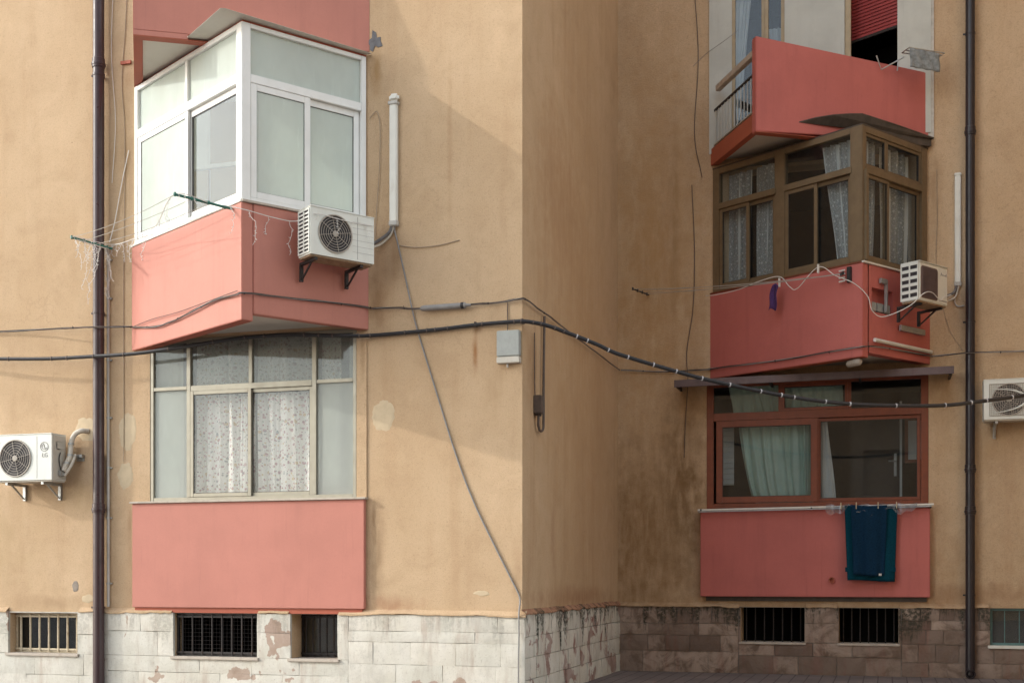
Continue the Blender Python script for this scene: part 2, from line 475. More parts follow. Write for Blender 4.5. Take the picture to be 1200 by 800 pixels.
M['patch_grey'] = simple('cement_patch', (.17, .17, .18), .9, 0, .3, 20, bump=.6, spec=.2)
M['teal_frame'] = simple('teal_frame', (.10, .20, .20), .5, 0, .2, 8, dirt=.2)
M['sill_stone'] = simple('sill_stone', (.52, .46, .39), .75, 0, .18, 8, dirt=.4, dirtc=(.24, .16, .12), bump=.3)
M['skin_edge'] = simple('unpainted_render', (.55, .53, .48), .9, 0, .25, 10, bump=.4)


def curtain_floral():
    t = NT('floral_curtain')
    tc = t.n('ShaderNodeTexCoord').outputs['UV']
    base = (.86, .86, .84)
    col = t.mix(t.rng(t.noise(4, 3, .5, tc), .3, .7), base, (.80, .81, .80))
    for sc_, thr, loc in ((10.0, .20, (0, 0, 0)), (16.0, .18, (5.3, 2.2, 0)), (11.0, .15, (1.7, 7.1, 0)), (19.0, .18, (9.7, 4.3, 0))):
        v = t.n('ShaderNodeTexVoronoi', {'Vector': t.mapping((1, 1, 1), loc, tc), 'Scale': sc_, 'Randomness': .9}, voronoi_dimensions='2D')
        m_ = t.rng(v.outputs['Distance'], thr + .03, thr - .03)
        hue = t.n('ShaderNodeSeparateColor', {0: v.outputs['Color']}).outputs
        cr = t.n('ShaderNodeValToRGB', {0: hue[0]})
        e = cr.color_ramp.elements
        cr.color_ramp.interpolation = 'CONSTANT'
        e[0].position = 0; e[0].color = (.40, .16, .20, 1)
        e[1].position = .28; e[1].color = (.52, .30, .34, 1)
        for p_, c_ in ((.46, (.55, .36, .12, 1)), (.60, (.18, .22, .26, 1)), (.72, (.46, .50, .46, 1)), (.85, (.30, .10, .16, 1))):
            q = e.new(p_); q.color = c_
        keep = t.rng(hue[1], .42, .44)
        col = t.mix(t.math('MULTIPLY', t.math('MULTIPLY', m_, keep), .7), col, cr.outputs[0])
    d1 = t.n('ShaderNodeBsdfDiffuse', {'Color': col}).outputs[0]
    d2 = t.n('ShaderNodeBsdfTranslucent', {'Color': col}).outputs[0]
    return t.done(t.n('ShaderNodeMixShader', {0: .12, 1: d1, 2: d2}).outputs[0])


def lace():
    t = NT('lace_curtain')
    tc = t.n('ShaderNodeTexCoord').outputs['UV']
    d1 = t.n('ShaderNodeBsdfDiffuse', {'Color': (.86, .84, .80, 1)}).outputs[0]
    tr = t.n('ShaderNodeBsdfTransparent').outputs[0]
    v = t.n('ShaderNodeTexVoronoi', {'Vector': tc, 'Scale': 9, 'Randomness': .7}, voronoi_dimensions='2D')
    motif = t.math('MULTIPLY', t.rng(v.outputs['Distance'], .20, .10), .8)
    v2 = t.n('ShaderNodeTexVoronoi', {'Vector': tc, 'Scale': 26, 'Randomness': 1.0}, voronoi_dimensions='2D')
    m2 = t.math('MULTIPLY', t.rng(v2.outputs['Distance'], .3, .2), .35)
    sx = t.n('ShaderNodeSeparateXYZ', {0: tc}).outputs[0]
    edge = t.rng(t.math('ABSOLUTE', t.math('SUBTRACT', t.math('FRACT', t.math('MULTIPLY', sx, 2.2)), .5)), .40, .47)
    a = t.math('MAXIMUM', t.math('MAXIMUM', motif, m2), edge)
    a = t.rng(a, 0, 1, .46, .95, False)
    return t.done(t.n('ShaderNodeMixShader', {0: a, 1: tr, 2: d1}).outputs[0])


def stone_mat(name, A, B, C, moss=.5, white=0.0, redd=0.0, top=1.04, bare=(), relief=.7):
    """limestone slabs: tone differs per slab, pits, damp streaks running down from the ledge"""
    t = NT(name)
    oi = t.n('ShaderNodeObjectInfo').outputs['Random']
    col = t.mix(oi, A, B)
    col = t.mix(t.rng(t.noise(3.5, 7, .68, dist=.8), .40, .68), col, C)
    if redd:
        rs = t.rng(t.noise(5.5, 6, .6, t.mapping((1, 1, .12), (2, 1, 5))), .50, .66)
        col = t.mix(t.math('MULTIPLY', rs, redd), col, (.24, .085, .06))
    if white:
        wm = t.rng(t.noise(1.6, 7, .62, t.mapping((1, 1, 1), (3, 0, 1.7)), 1.2), .50 - .2 * white, .53 - .2 * white)
        wc = t.mix(t.rng(t.noise(2.2, 5, .6), .3, .7), (.70, .67, .60), (.60, .57, .49))
        wc = t.mix(t.math('MULTIPLY', t.rng(t.noise(9, 6, .65, t.mapping((1, 1, .2))), .5, .75), .45), wc, (.42, .36, .29))
        wc = t.mix(t.math('MULTIPLY', oi, .30), wc, (.48, .51, .47))
        wc = t.mix(t.math('MULTIPLY', t.rng(t.noise(5, 6, .65, t.mapping((1, 1, .15), (9, 2, 3))), .52, .70), .55), wc, (.40, .31, .25))
        wc = t.mix(t.math('MULTIPLY', t.rng(t.noise(1.8, 6, .7, t.mapping((1, 1, .7), (1, 6, 3))), .50, .68), .55), wc, (.44, .42, .37))
        wc = t.mix(t.math('MULTIPLY', t.rng(t.noise(40, 5, .7), .55, .70), .45), wc, (.30, .26, .22))
        for c_, r_ in bare:
            wm = t.math('MULTIPLY', wm, t.math('SUBTRACT', 1.0, t.rng(t.stain(c_, r_, 1.7, 4.5), .22, .34)))
        col = t.mix(wm, col, wc)
    if moss:
        z = t.n('ShaderNodeSeparateXYZ', {0: t.pos}).outputs[2]
        drop = t.rng(t.noise(4.0, 6, .65, t.mapping((1, 1, .06), (6, 4, 0))), .40, .75, .02, .62)
        mz = t.math('SUBTRACT', top, z)
        mm = t.rng(t.math('SUBTRACT', drop, mz), -.06, .14)
        br = t.rng(t.noise(22, 5, .65), .36, .58, .15, 1)
        col = t.mix(t.math('MULTIPLY', t.math('MULTIPLY', mm, br), moss), col, (.040, .040, .028))
    pits = t.rng(t.noise(26, 6, .75), .64, .74)
    col = t.mix(t.math('MULTIPLY', pits, .55), col, tuple(x * .28 for x in C))
    nb = t.bump(t.noise(9, 7, .7), relief, .02); nb = t.bump(t.noise(48, 5, .7), .6, .006, nb)
    return t.done(t.bsdf(col, .9, 0, nb, .25))


M['floral'] = curtain_floral()
M['lace'] = lace()
M['stone_front'] = stone_mat('limewashed_stone', (.46, .37, .30), (.40, .30, .25), (.36, .27, .21), moss=.25, white=1.0, relief=.35, bare=[((-3.22, 0, .78), (.30, .5, .42)), ((-3.62, 0, .28), (.30, .5, .16)), ((-4.9, 0, .26), (.16, .5, .14)), ((-3.0, 0, .2), (.2, .5, .2)), ((-7.1, 0, .9), (.1, .5, .3)), ((-1.0, 0, .15), (.5, .5, .12))])
M['stone_side'] = stone_mat('damp_stone', (.44, .36, .32), (.37, .28, .25), (.30, .20, .17), moss=.95, white=.42, redd=.75)
M['stone_back'] = stone_mat('brown_stone', (.44, .345, .28), (.16, .115, .092), (.165, .115, .085), moss=.9, white=0, redd=.25)
M['mortar'] = simple('mortar', (.30, .26, .22), .95, 0, .3, 12, bump=.5)
M['mortar_white'] = simple('limewash_mortar', (.55, .52, .46), .95, 0, .3, 12, bump=.5)
M['ledge'] = plaster('plaster_ledge', (.50, .32, .19), (.44, .25, .15), (.26, .16, .08), streak=.3)
M['ledge_damp'] = stone_mat('damp_ledge', (.42, .24, .15), (.38, .22, .14), (.30, .16, .10), moss=.9, top=1.18)


def pavement_mat():
    t = NT('pavement_tiles')
    br = t.n('ShaderNodeTexBrick', {'Vector': t.mapping((1, 1, 1), (.03, .02, 0)), 'Scale': 1.0, 'Mortar Size': .010, 'Color1': (.19, .165, .16, 1), 'Color2': (.23, .20, .19, 1), 'Mortar': (.085, .072, .07, 1), 'Brick Width': .20, 'Row Height': .20, 'Mortar Smooth': .3}, offset=0.0)
    col = t.mix(t.math('MULTIPLY', t.rng(t.noise(1.1, 6, .65), .4, .7), .5), br.outputs[0], (.11, .095, .092))
    col = t.mix(t.math('MULTIPLY', t.rng(t.noise(30, 4, .6), .55, .75), .3), col, (.07, .06, .06))
    nb = t.bump(br.outputs['Fac'], -.5, .01); nb = t.bump(t.noise(60, 4, .6), .3, .004, nb)
    return t.done(t.bsdf(col, .85, 0, nb, .3))


M['pavement'] = pavement_mat()

# ================================================================== the setting
g = MB()
g.add([(-120, -160, 0), (120, -160, 0), (120, 120, 0), (-120, 120, 0)], [(0, 1, 2, 3)])
ground = g.build('pavement', M['pavement'])
setup(ground, 'grey paving of small square tiles along the foot of the building', kind='structure')

# ================================================================== the building
bld = empty('apartment_building', (0, 0, 0), 0, 'tan rendered apartment block with pink wedge-shaped balconies and a stone plinth', 'building')
FF = Face((0, 0), (1, 0))                  # front facade, s = x
FB = Face((0, D), (1, D))                  # recessed facade, s = x
FS = Face((0, 0), (0, D))                  # side wall between them, s = y
FS.n = Vector((1, 0))
FW = Face((7.3, D), (7.3, .3))              # unseen wing added on the right to dim the recess


def wall_panel(F, s0, s1, z0, z1, holes, depth=.34, n=0.0):
    mb = MB()
    ss = sorted({s0, s1} | {h[0] for h in holes} | {h[1] for h in holes})
    zs = sorted({z0, z1} | {h[2] for h in holes} | {h[3] for h in holes})
    inside = lambda s, z: any(h[0] < s < h[1] and h[2] < z < h[3] for h in holes)
    for i in range(len(ss) - 1):
        for j in range(len(zs) - 1):
            if not inside((ss[i] + ss[i + 1]) / 2, (zs[j] + zs[j + 1]) / 2):
                mb.add([F.p(ss[i], n, zs[j]), F.p(ss[i + 1], n, zs[j]), F.p(ss[i + 1], n, zs[j + 1]), F.p(ss[i], n, zs[j + 1])], [(0, 1, 2, 3)])
    for h in holes:
        a, b, c, d = h[:4]
        dp = h[4] if len(h) > 4 else depth
        for (p, q) in (((a, c), (b, c)), ((b, c), (b, d)), ((b, d), (a, d)), ((a, d), (a, c))):
            mb.add([F.p(p[0], n, p[1]), F.p(q[0], n, q[1]), F.p(q[0], n - dp, q[1]), F.p(p[0], n - dp, p[1])], [(0, 1, 2, 3)])
    return mb


ZT = 19.0
BASE_L = [(-7.14, -6.06, .475, 1.01, .22), (-4.63, -3.44, .475, 1.03, .16), (-2.98, -2.345, .475, 1.03, .36)]
BASE_R = [(1.935, 2.897, .485, 1.02, .5), (3.40, 4.26, .485, 1.02, .5), (5.535, 6.55, .485, 1.03, .16)]
WIN_L = (-4.985, -2.105, 2.45, 4.52, .3)
WIN_R = (1.41, 4.685, 2.53, 4.50, .3)
ROOM_R2 = (1.75, 4.40, 5.9, 7.75, .3)


def add_wall(mb, name, mat, label=None):
    o = mb.build(name, mat, bld)
    # normals must face out of the wall: rebuilt open sheets are consistent, nothing else needed
    if label: o['label'] = label
    return o


wf = add_wall(wall_panel(FF, -14, 0, 0, ZT, BASE_L + [WIN_L]), 'wall', M['wall_front'], 'sunlit tan front wall')
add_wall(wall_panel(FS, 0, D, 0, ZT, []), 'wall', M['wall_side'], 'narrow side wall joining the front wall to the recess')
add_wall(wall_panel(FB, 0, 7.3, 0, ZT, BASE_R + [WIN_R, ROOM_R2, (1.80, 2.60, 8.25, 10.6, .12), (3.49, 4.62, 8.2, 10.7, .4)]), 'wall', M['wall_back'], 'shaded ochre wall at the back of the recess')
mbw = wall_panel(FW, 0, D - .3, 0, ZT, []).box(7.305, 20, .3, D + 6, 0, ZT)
add_wall(mbw, 'wall', M['wall_back'])  # unseen wing added to dim the recess
mbr = MB().box(-14, 0, .4, 12, ZT - .001, ZT + .25)
mbr.box(0.001, 20, D + .4, 12, ZT - .002, ZT + .24)
mbr.build('roof', M['sill_stone'], bld)


def room(x0, x1, z0, z1, y0, dep, mat, F=None):
    mb = MB()
    y1 = y0 + dep
    v = [(x0, y0, z0), (x1, y0, z0), (x1, y1, z0), (x0, y1, z0), (x0, y0, z1), (x1, y0, z1), (x1, y1, z1), (x0, y1, z1)]
    mb.add(v, [(0, 1, 2, 3), (4, 5, 6, 7), (1, 2, 6, 5), (2, 3, 7, 6), (3, 0, 4, 7)])
    return mb.build('room_interior', mat, bld)


room(-5.6, -1.6, 1.6, 4.7, .30, 3.0, M['room'])
room(.9, 5.2, 1.6, 4.7, D + .30, 3.0, M['room_dark'])
room(1.3, 4.9, 5.0, 8.0, D + .30, 3.0, M['room_dark'])
room(1.4, 2.9, 8.0, 11, D + .12, 2.0, M['room_dark'])
room(3.1, 5.0, 8.0, 11, D + .40, 2.0, M['black'])
for h, y, mt in [(BASE_L[0], .22, 'room_dark'), (BASE_L[1], .16, 'black'), (BASE_L[2], .36, 'room'), (BASE_R[0], D + .5, 'black'), (BASE_R[1], D + .5, 'black'), (BASE_R[2], D + .16, 'room_dark')]:
    room(h[0] - .1, h[1] + .1, h[2] - .3, h[3] + .2, y, 1.2, M[mt])


# unseen block added behind the camera to shade the recess and darken window reflections
opp = empty('added_facing_block', (11, -21, 0), 0, 'unseen tan block added behind the camera to keep light off the recess', 'building')
FO = Face((21, -21), (-5, -21))
oh = [(1.4 + 3.0 * i, 2.7 + 3.0 * i, 1.2 + 3.2 * j, 2.8 + 3.2 * j) for i in range(8) for j in range(5)]
wall_panel(FO, 0, 26, 0, 18, oh, depth=.2).box(-5, 21, -33, -21.25, 0, 18).build('wall', M['wall_back'], opp)

# ------------------------------------------------------------------ stone plinths
def stone(F, s0, s1, z0, z1, out, mat, parent, rough=.006, gap=.004, seed=0, inset=.009):
    nx = max(3, min(7, int((s1 - s0) / .11))); nz = max(3, min(5, int((z1 - z0) / .09)))
    mb = MB(); vs = []
    def q(i, j, n):
        s = s0 + gap + (s1 - s0 - 2 * gap) * i / nx; z = z0 + gap + (z1 - z0 - 2 * gap) * j / nz
        p = F.p(s, 0, z)
        ds = noise.noise(p * 3.1 + Vector((seed, 0, 0))) * .007; dz = noise.noise(p * 3.3 + Vector((0, seed, 5))) * .007
        brd = i in (0, nx) or j in (0, nz)
        nn = n + noise.noise(p * 6.0 + Vector((seed, 3, 1))) * rough + (-inset if brd else 0)
        return F.p(s + ds, nn, z + dz)
    idx = {}
    for j in range(nz + 1):
        for i in range(nx + 1):
            idx[i, j] = len(vs); vs.append(q(i, j, out))
    fs = [(idx[i, j], idx[i + 1, j], idx[i + 1, j + 1], idx[i, j + 1]) for j in range(nz) for i in range(nx)]
    ring = [(i, 0) for i in range(nx)] + [(nx, j) for j in range(nz)] + [(i, nz) for i in range(nx, 0, -1)] + [(0, j) for j in range(nz, 0, -1)]
    k = len(vs)
    for (i, j) in ring:
        s = s0 + gap + (s1 - s0 - 2 * gap) * i / nx; z = z0 + gap + (z1 - z0 - 2 * gap) * j / nz
        vs.append(F.p(s, .004, z))
    m = len(ring)
    fs += [(idx[ring[a]], k + a, k + (a + 1) % m, idx[ring[(a + 1) % m]]) for a in range(m)]
    mb.add(vs, fs)
    return mb.build('stone', mat, parent, smooth=True)


def plinth(F, s0, s1, rows, holes, mat, mortar, out, wmin, wmax, label, seed, rough=.006, jit=.008, gap=.004, inset=.009):
    rnd = random.Random(seed)
    back = wall_panel(F, s0, s1, 0, rows[-1] - .005, [(h[0], h[1], h[2], min(h[3], rows[-1] - .006), .02) for h in holes], n=out - .028)
    po = back.build('plinth', mortar, bld)
    po['label'] = label
    for r in range(len(rows) - 1):
        z0, z1 = rows[r], rows[r + 1]
        cuts = [(h[0], h[1]) for h in holes if h[2] < z1 - .02 and h[3] > z0 + .02]
        spans = []; a = s0
        for c0, c1 in sorted(cuts):
            if c0 > a: spans.append((a, c0))
            a = max(a, c1)
        if a < s1: spans.append((a, s1))
        for a, b in spans:
            x = a
            while x < b - 1e-4:
                wd = rnd.uniform(wmin, wmax)
                if b - x - wd < wmin * .6: wd = b - x
                wd = min(wd, b - x)
                o_ = out + rnd.uniform(-jit, jit) * .5
                if z1 - z0 > .36 and rnd.random() < .45:
                    zm = z0 + (z1 - z0) * rnd.uniform(.4, .6)
                    stone(F, x, x + wd, z0, zm, o_, mat, po, rough, seed=rnd.random() * 50, gap=gap, inset=inset)
                    stone(F, x, x + wd, zm, z1, o_ + rnd.uniform(-jit, jit) * .5, mat, po, rough, seed=rnd.random() * 50, gap=gap, inset=inset)
                else:
                    stone(F, x, x + wd, z0, z1, o_, mat, po, rough, seed=rnd.random() * 50, gap=gap, inset=inset)
                x += wd
    return po


for a_, b_, rw_, wn_, wx_, sd_ in ((-9.0, -5.6, [0, .20, .475, .735, 1.03], .40, .9, 3), (-5.6, -2.2, [0, .27, .475, .79, 1.03], .35, .8, 4), (-2.2, .045, [0, .17, .43, .70, .83, 1.03], .28, .75, 6)):
    plinth(FF, a_, b_, rw_, [h for h in BASE_L if a_ < h[0] < b_], M['stone_front'], M['mortar_white'], .05, wn_, wx_, 'limewashed stone plinth of the front wall', sd_, rough=.006, jit=.006, gap=.002, inset=.005)
plinth(FS, -.045, D - .03, [0, .27, .53, .78, 1.05], [], M['stone_side'], M['mortar'], .05, .16, .46, 'damp streaked stone plinth of the side wall', 5, jit=.014)
for a_, b_, rw_, wn_, wx_, sd_ in ((.04, 1.90, [0, .33, .58, .76, 1.03], .22, .55, 9), (1.90, 4.30, [0, .28, .485, .78, 1.03], .28, .72, 10), (4.30, 7.25, [0, .22, .485, .70, .84, 1.03], .2, .6, 12)):
    plinth(FB, a_, b_, rw_, [h for h in BASE_R if a_ < h[0] < b_], M['stone_back'], M['mortar'], .05, wn_, wx_, 'brown stone plinth at the foot of the recess', sd_, jit=.016)


def ledge(F, s0, s1, zt, out, mat, cuts=()):
    """render feathering out over the top of the plinth, its lower edge ragged"""
    mb = MB(); st = .05; n = int((s1 - s0) / st); prof = []
    for i in range(n + 1):
        s = s0 + (s1 - s0) * i / n
        d = noise.noise(Vector((s * 3.0, 7.0 + s0, 0))) * .018 + noise.noise(Vector((s * 14, 2.0, 0))) * .008
        o = out + .012 + noise.noise(Vector((s * 5, 0, 9))) * .006
        prof.append([F.p(s, .001, zt + .055 + d * .6), F.p(s, o, zt + .006 + d * .9), F.p(s, o, zt - .008 + d * 1.6), F.p(s, .004, zt - .016 + d)])
    vs = [p for r in prof for p in r]; fs = []
    for i in range(n):
        sm = s0 + (s1 - s0) * (i + .5) / n
        if any(a < sm < b for a, b in cuts): continue
        for k in range(3):
            fs.append((i * 4 + k, (i + 1) * 4 + k, (i + 1) * 4 + k + 1, i * 4 + k + 1))
    mb.add(vs, fs)
    return mb.build('plaster_ledge', mat, bld, smooth=True)


def ledges(F, s0, s1, zt, mat, holes):
    a = s0
    for h in sorted(holes):
        ledge(F, a, h[0] - .02, zt, .05, mat); a = h[1] + .02
    ledge(F, a, s1, zt, .05, mat)


ledges(FF, -9.0, .06, 1.03, M['wall_front'], BASE_L)
ledge(FS, -.06, D, 1.05, .05, M['ledge_damp'])
ledges(FB, .03, 7.25, 1.03, M['wall_back'], BASE_R)


# ------------------------------------------------------------------ basement windows
def grille_window(F, h, n, bars, bar_r, mat, label, mesh=False, pane=None, fr=.03, extra_n=.03, sill=None):
    a, b, c, d = h[:4]
    mb = MB().frame(F, a + .004, b - .004, c + .004, d - .004, n - .02, n + .012, fr)
    o = mb.build('basement_window', mat, bld, bevel=.003)
    o['label'] = label
    for i in range(bars):
        s = a + fr + (b - a - 2 * fr) * (i + .5) / bars
        MB().tube([F.p(s, n + extra_n, c + .02), F.p(s, n + extra_n + random.uniform(-.003, .003), (c + d) / 2), F.p(s, n + extra_n, d - .02)], bar_r, 8).build('bar', mat, o, smooth=True)
    for z in (c + .05, d - .05):
        MB().fbox(F, a + .01, b - .01, n + extra_n - .004, n + extra_n + .004, z - .012, z + .012).build('cross_bar', mat, o)
    if mesh:
        m2 = MB()
        k = int((b - a) / .05)
        for i in range(1, k): m2.tube([F.p(a + .05 * i, n - .03, c), F.p(a + .05 * i, n - .03, d)], .0022, 4)
        for i in range(1, int((d - c) / .05)): m2.tube([F.p(a, n - .03, c + .05 * i), F.p(b, n - .03, c + .05 * i)], .0022, 4)
        m2.build('wire_mesh', M['iron_dark'], o)
    if pane:
        MB().fbox(F, a + .03, b - .03, n - .07, n - .064, c + .03, d - .03).build('pane', pane, o)
    s = MB().fbox(F, a - .03, b + .03, n - .02, .075, c - .035, c + .003)
    s.build('sill', M['sill_stone'], o, bevel=.006)
    return o


grille_window(FF, BASE_L[0], -.12, 7, .014, M['iron_pale'], 'cellar window with peeling white bars', pane=M['glass_dark'])
grille_window(FF, BASE_L[1], -.05, 8, .011, M['iron_dark'], 'wide cellar window with black bars and wire mesh', mesh=True)
grille_window(FF, BASE_L[2], -.27, 6, .011, M['iron_dark'], 'small deep-set cellar window with dark bars', pane=M['glass_dusty'])
for h in BASE_R[:2]:
    o = MB().frame(FB, h[0] + .004, h[1] - .004, h[2] + .004, h[3] - .004, -.42, -.38, .05).build('basement_window', M['black'], bld)
    MB().fbox(FB, h[0] + .05, h[1] - .05, -.41, -.404, h[2] + .05, h[3] - .05).build('pane', M['black'], o)  # opaque black sheet standing in for the unlit cellar behind
    for k in range(7):
        xb = h[0] + (h[1] - h[0]) * (k + .5) / 7
        MB().tube([FB.p(xb, -.16, h[2]), FB.p(xb, -.16, h[3])], .011, 6).build('bar', M['iron_dark'], o, smooth=True)
    MB().fbox(FB, h[0] - .02, h[1] + .02, -.3, .07, h[2] - .03, h[2] + .002).build('sill', M['sill_stone'], o, bevel=.005)
h = BASE_R[2]
o = MB().frame(FB, h[0] + .003, h[1] - .003, h[2] + .003, h[3] - .003, -.10, -.04, .035).build('basement_window', M['teal_frame'], bld, bevel=.003)
o['label'] = 'cellar window with a teal frame and netted pane'
MB().fbox(FB, h[0] + .035, h[1] - .035, -.08, -.074, h[2] + .035, h[3] - .035).build('pane', M['glass_dusty'], o)
for i in range(1, 5): MB().fbox(FB, h[0] + .2 * i, h[0] + .2 * i + .012, -.074, -.066, h[2] + .035, h[3] - .035).build('glazing_bar', M['teal_frame'], o)
MB().fbox(FB, h[0] - .03, h[1] + .02, -.1, .085, h[2] - .04, h[2] + .003).build('sill', M['pvc'], o, bevel=.005)


# ------------------------------------------------------------------ window parts
def pane(F, s0, s1, z0, z1, n, mat, parent):
    return MB().fbox(F, s0, s1, n - .0025, n + .0025, z0, z1).build('pane', mat, parent)


def bar(F, s0, s1, z0, z1, n0, n1, mat, parent, name='mullion', bevel=.004):
    return MB().fbox(F, s0, s1, n0, n1, z0, z1).build(name, mat, parent, bevel=bevel)


def sash(F, s0, s1, z0, z1, n0, n1, w, mat, glassm, parent, wb=None):
    o = MB().frame(F, s0, s1, z0, z1, n0, n1, w, wb).build('sash_frame', mat, parent, bevel=.003)
    # dark rubber gasket round the pane
    MB().frame(F, s0 + w - .002, s1 - w + .002, z0 + (wb or w) - .002, z1 - w + .002, n0 + .004, n1 - .012, .009).build('gasket', M['cable_black'], parent)
    pane(F, s0 + w - .004, s1 - w + .004, z0 + (wb or w) - .004, z1 - w + .004, (n0 + n1) / 2, glassm, parent)
    return o


def sheet(F, fn, nu, nv, mat, name, parent=None, solid=0.0, smooth='all', uv=None):
    """fn(u,v) -> (s, n, z); u,v in 0..1"""
    mb = MB(); vs = []
    for j in range(nv + 1):
        for i in range(nu + 1):
            s, n, z = fn(i / nu, j / nv); vs.append(F.p(s, n, z))
    fs = [(j * (nu + 1) + i, j * (nu + 1) + i + 1, (j + 1) * (nu + 1) + i + 1, (j + 1) * (nu + 1) + i) for j in range(nv) for i in range(nu)]
    mb.add(vs, fs)
    o = mb.build(name, mat, parent, smooth=smooth)
    me = o.data; ul = me.uv_layers.new(name='UVMap')
    uw, vh = uv or (1, 1)
    for p in me.polygons:
        for li in p.loop_indices:
            vi = me.loops[li].vertex_index
            ul.data[li].uv = ((vi % (nu + 1)) / nu * uw, (vi // (nu + 1)) / nv * vh)
    if solid:
        m = o.modifiers.new('thickness', 'SOLIDIFY'); m.thickness = solid; m.offset = 0
    return o


def curtain(F, top, bot, z1, z0, n, folds, amp, mat, label, cat='curtain', group=None, seed=0, nu=None, nv=14, fullness=1.5, edge=None):
    """top/bot: (s0, s1) at head and foot"""
    rnd = random.Random(seed); ph = [rnd.uniform(-.5, .5) for _ in range(40)]
    nu = nu or folds * 22
    def fn(u, v):
        k = v if edge is None else edge(v)
        a = bot[0] + (top[0] - bot[0]) * k; b = bot[1] + (top[1] - bot[1]) * k
        i = int(u * folds); uu = u + .018 * math.sin(u * 23 + seed) + .006 * math.sin(v * 5 + u * 17)
        x_ = uu * folds * 6.283 + ph[0] * 3
        w_ = math.sin(x_ + .5 * math.sin(x_)) + .22 * math.sin(2.7 * x_ + seed)
        am = amp * (.75 + .25 * math.sin(u * 9.1 + seed * 1.7)) * (.75 + .25 * math.cos(v * 3 + u * 5))
        return (a + (b - a) * u + .006 * math.sin(v * 6 + u * 31), n + w_ * am, z0 + (z1 - z0) * v)
    wd = abs(top[1] - top[0]) * fullness
    o = sheet(F, fn, nu, nv, mat, 'curtain', uv=(wd, z1 - z0))
    return setup(o, label, cat, group)


# ================================================================== LEFT GROUND FLOOR: flush glazed balcony
P = MB().fbox(FF, -5.223, -1.982, .0005, .062, 1.095, 2.425).build('balcony', M['pink_sunlit'], bld, bevel=.006)
P['label'] = 'flat pink parapet panel of the sunlit ground-floor balcony'
MB().fbox(FF, -5.20, -2.02, .0008, .035, 1.03, 1.093).build('slab_edge', M['red_edge'], P)
MB().fbox(FF, -5.245, -1.955, -.02, .095, 2.427, 2.452).build('sill', M['sill_stone'], P, bevel=.004)
MB().fbox(FF, -5.17, -4.988, .001, .016, 2.453, 4.46).build('window_surround', M['wall_front'], P)
MB().fbox(FF, -2.102, -1.97, .001, .016, 2.453, 4.46).build('window_surround', M['wall_front'], P)
ch = M['alu_champ']
z0, z1 = 2.453, 4.515
MB().frame(FF, -4.984, -2.106, z0, z1, -.06, .012, .045).build('window_frame', ch, P, bevel=.004)
bar(FF, -4.455, -4.400, z0 + .046, z1 - .046, -.058, .016, ch, P)
bar(FF, -2.700, -2.642, z0 + .046, z1 - .046, -.058, .016, ch, P)
bar(FF, -4.398, -2.702, 3.845, 3.915, -.058, .014, ch, P, 'transom')
bar(FF, -4.938, -4.457, 3.868, 3.912, -.056, .012, ch, P, 'transom')
bar(FF, -2.640, -2.152, 3.868, 3.912, -.056, .012, ch, P, 'transom')
bar(FF, -3.575, -3.525, 3.917, z1 - .046, -.056, .012, ch, P)
sash(FF, -4.398, -3.535, z0 + .047, 3.843, -.012, .022, .045, ch, M['glass_front'], P)
sash(FF, -3.585, -2.702, z0 + .047, 3.843, -.052, -.016, .045, ch, M['glass_front'], P)
for a, b in ((-4.398, -3.577), (-3.523, -2.702)):
    pane(FF, a, b, 3.917, z1 - .046, -.02, M['glass_top'], P)
for a, b in ((-4.938, -4.457), (-2.640, -2.152)):
    pane(FF, a, b, z0 + .046, 3.866, -.02, M['glass_side'], P)
    pane(FF, a, b, 3.914, z1 - .046, -.02, M['glass_top'], P)
curtain(FF, (-4.40, -3.56), (-4.40, -3.57), 4.50, 2.56, -.17, 5, .078, M['floral'], 'floral print curtain behind the left sliding sash above the long pink panel', group='floral curtains', seed=2, fullness=1.35)
curtain(FF, (-3.55, -2.68), (-3.52, -2.68), 4.50, 2.56, -.175, 5, .078, M['floral'], 'floral print curtain behind the right sliding sash above the long pink panel', group='floral curtains', seed=5, fullness=1.35)
curtain(FF, (-5.2, -4.57), (-5.2, -4.57), 4.5, 2.46, -.10, 3, .012, M['blind_white'], 'plain white curtain behind the left side pane of the floral window', seed=4)
curtain(FF, (-4.56, -4.44), (-4.56, -4.44), 4.5, 2.46, -.09, 1, .02, M['curtain_purple'], 'dark plum curtain edge left of the floral curtains', seed=3, nu=12)
curtain(FF, (-2.62, -2.36), (-2.62, -2.36), 4.5, 2.62, -.11, 2, .02, M['floral'], 'floral curtain fold behind the right side pane', seed=8)
curtain(FF, (-2.37, -2.24), (-2.37, -2.24), 3.85, 2.62, -.10, 1, .02, M['curtain_purple'], 'dark plum curtain strip behind the right side pane', seed=3, nu=12)
curtain(FF, (-2.24, -1.95), (-2.24, -1.95), 4.5, 2.50, -.10, 2, .012, M['blind_white'], 'plain white curtain behind the right side pane of the floral window', seed=6)
MB().fbox(FF, -2.66, -2.12, -.28, -.065, 2.44, 2.462).build('window_board', M['sill_stone'], P)
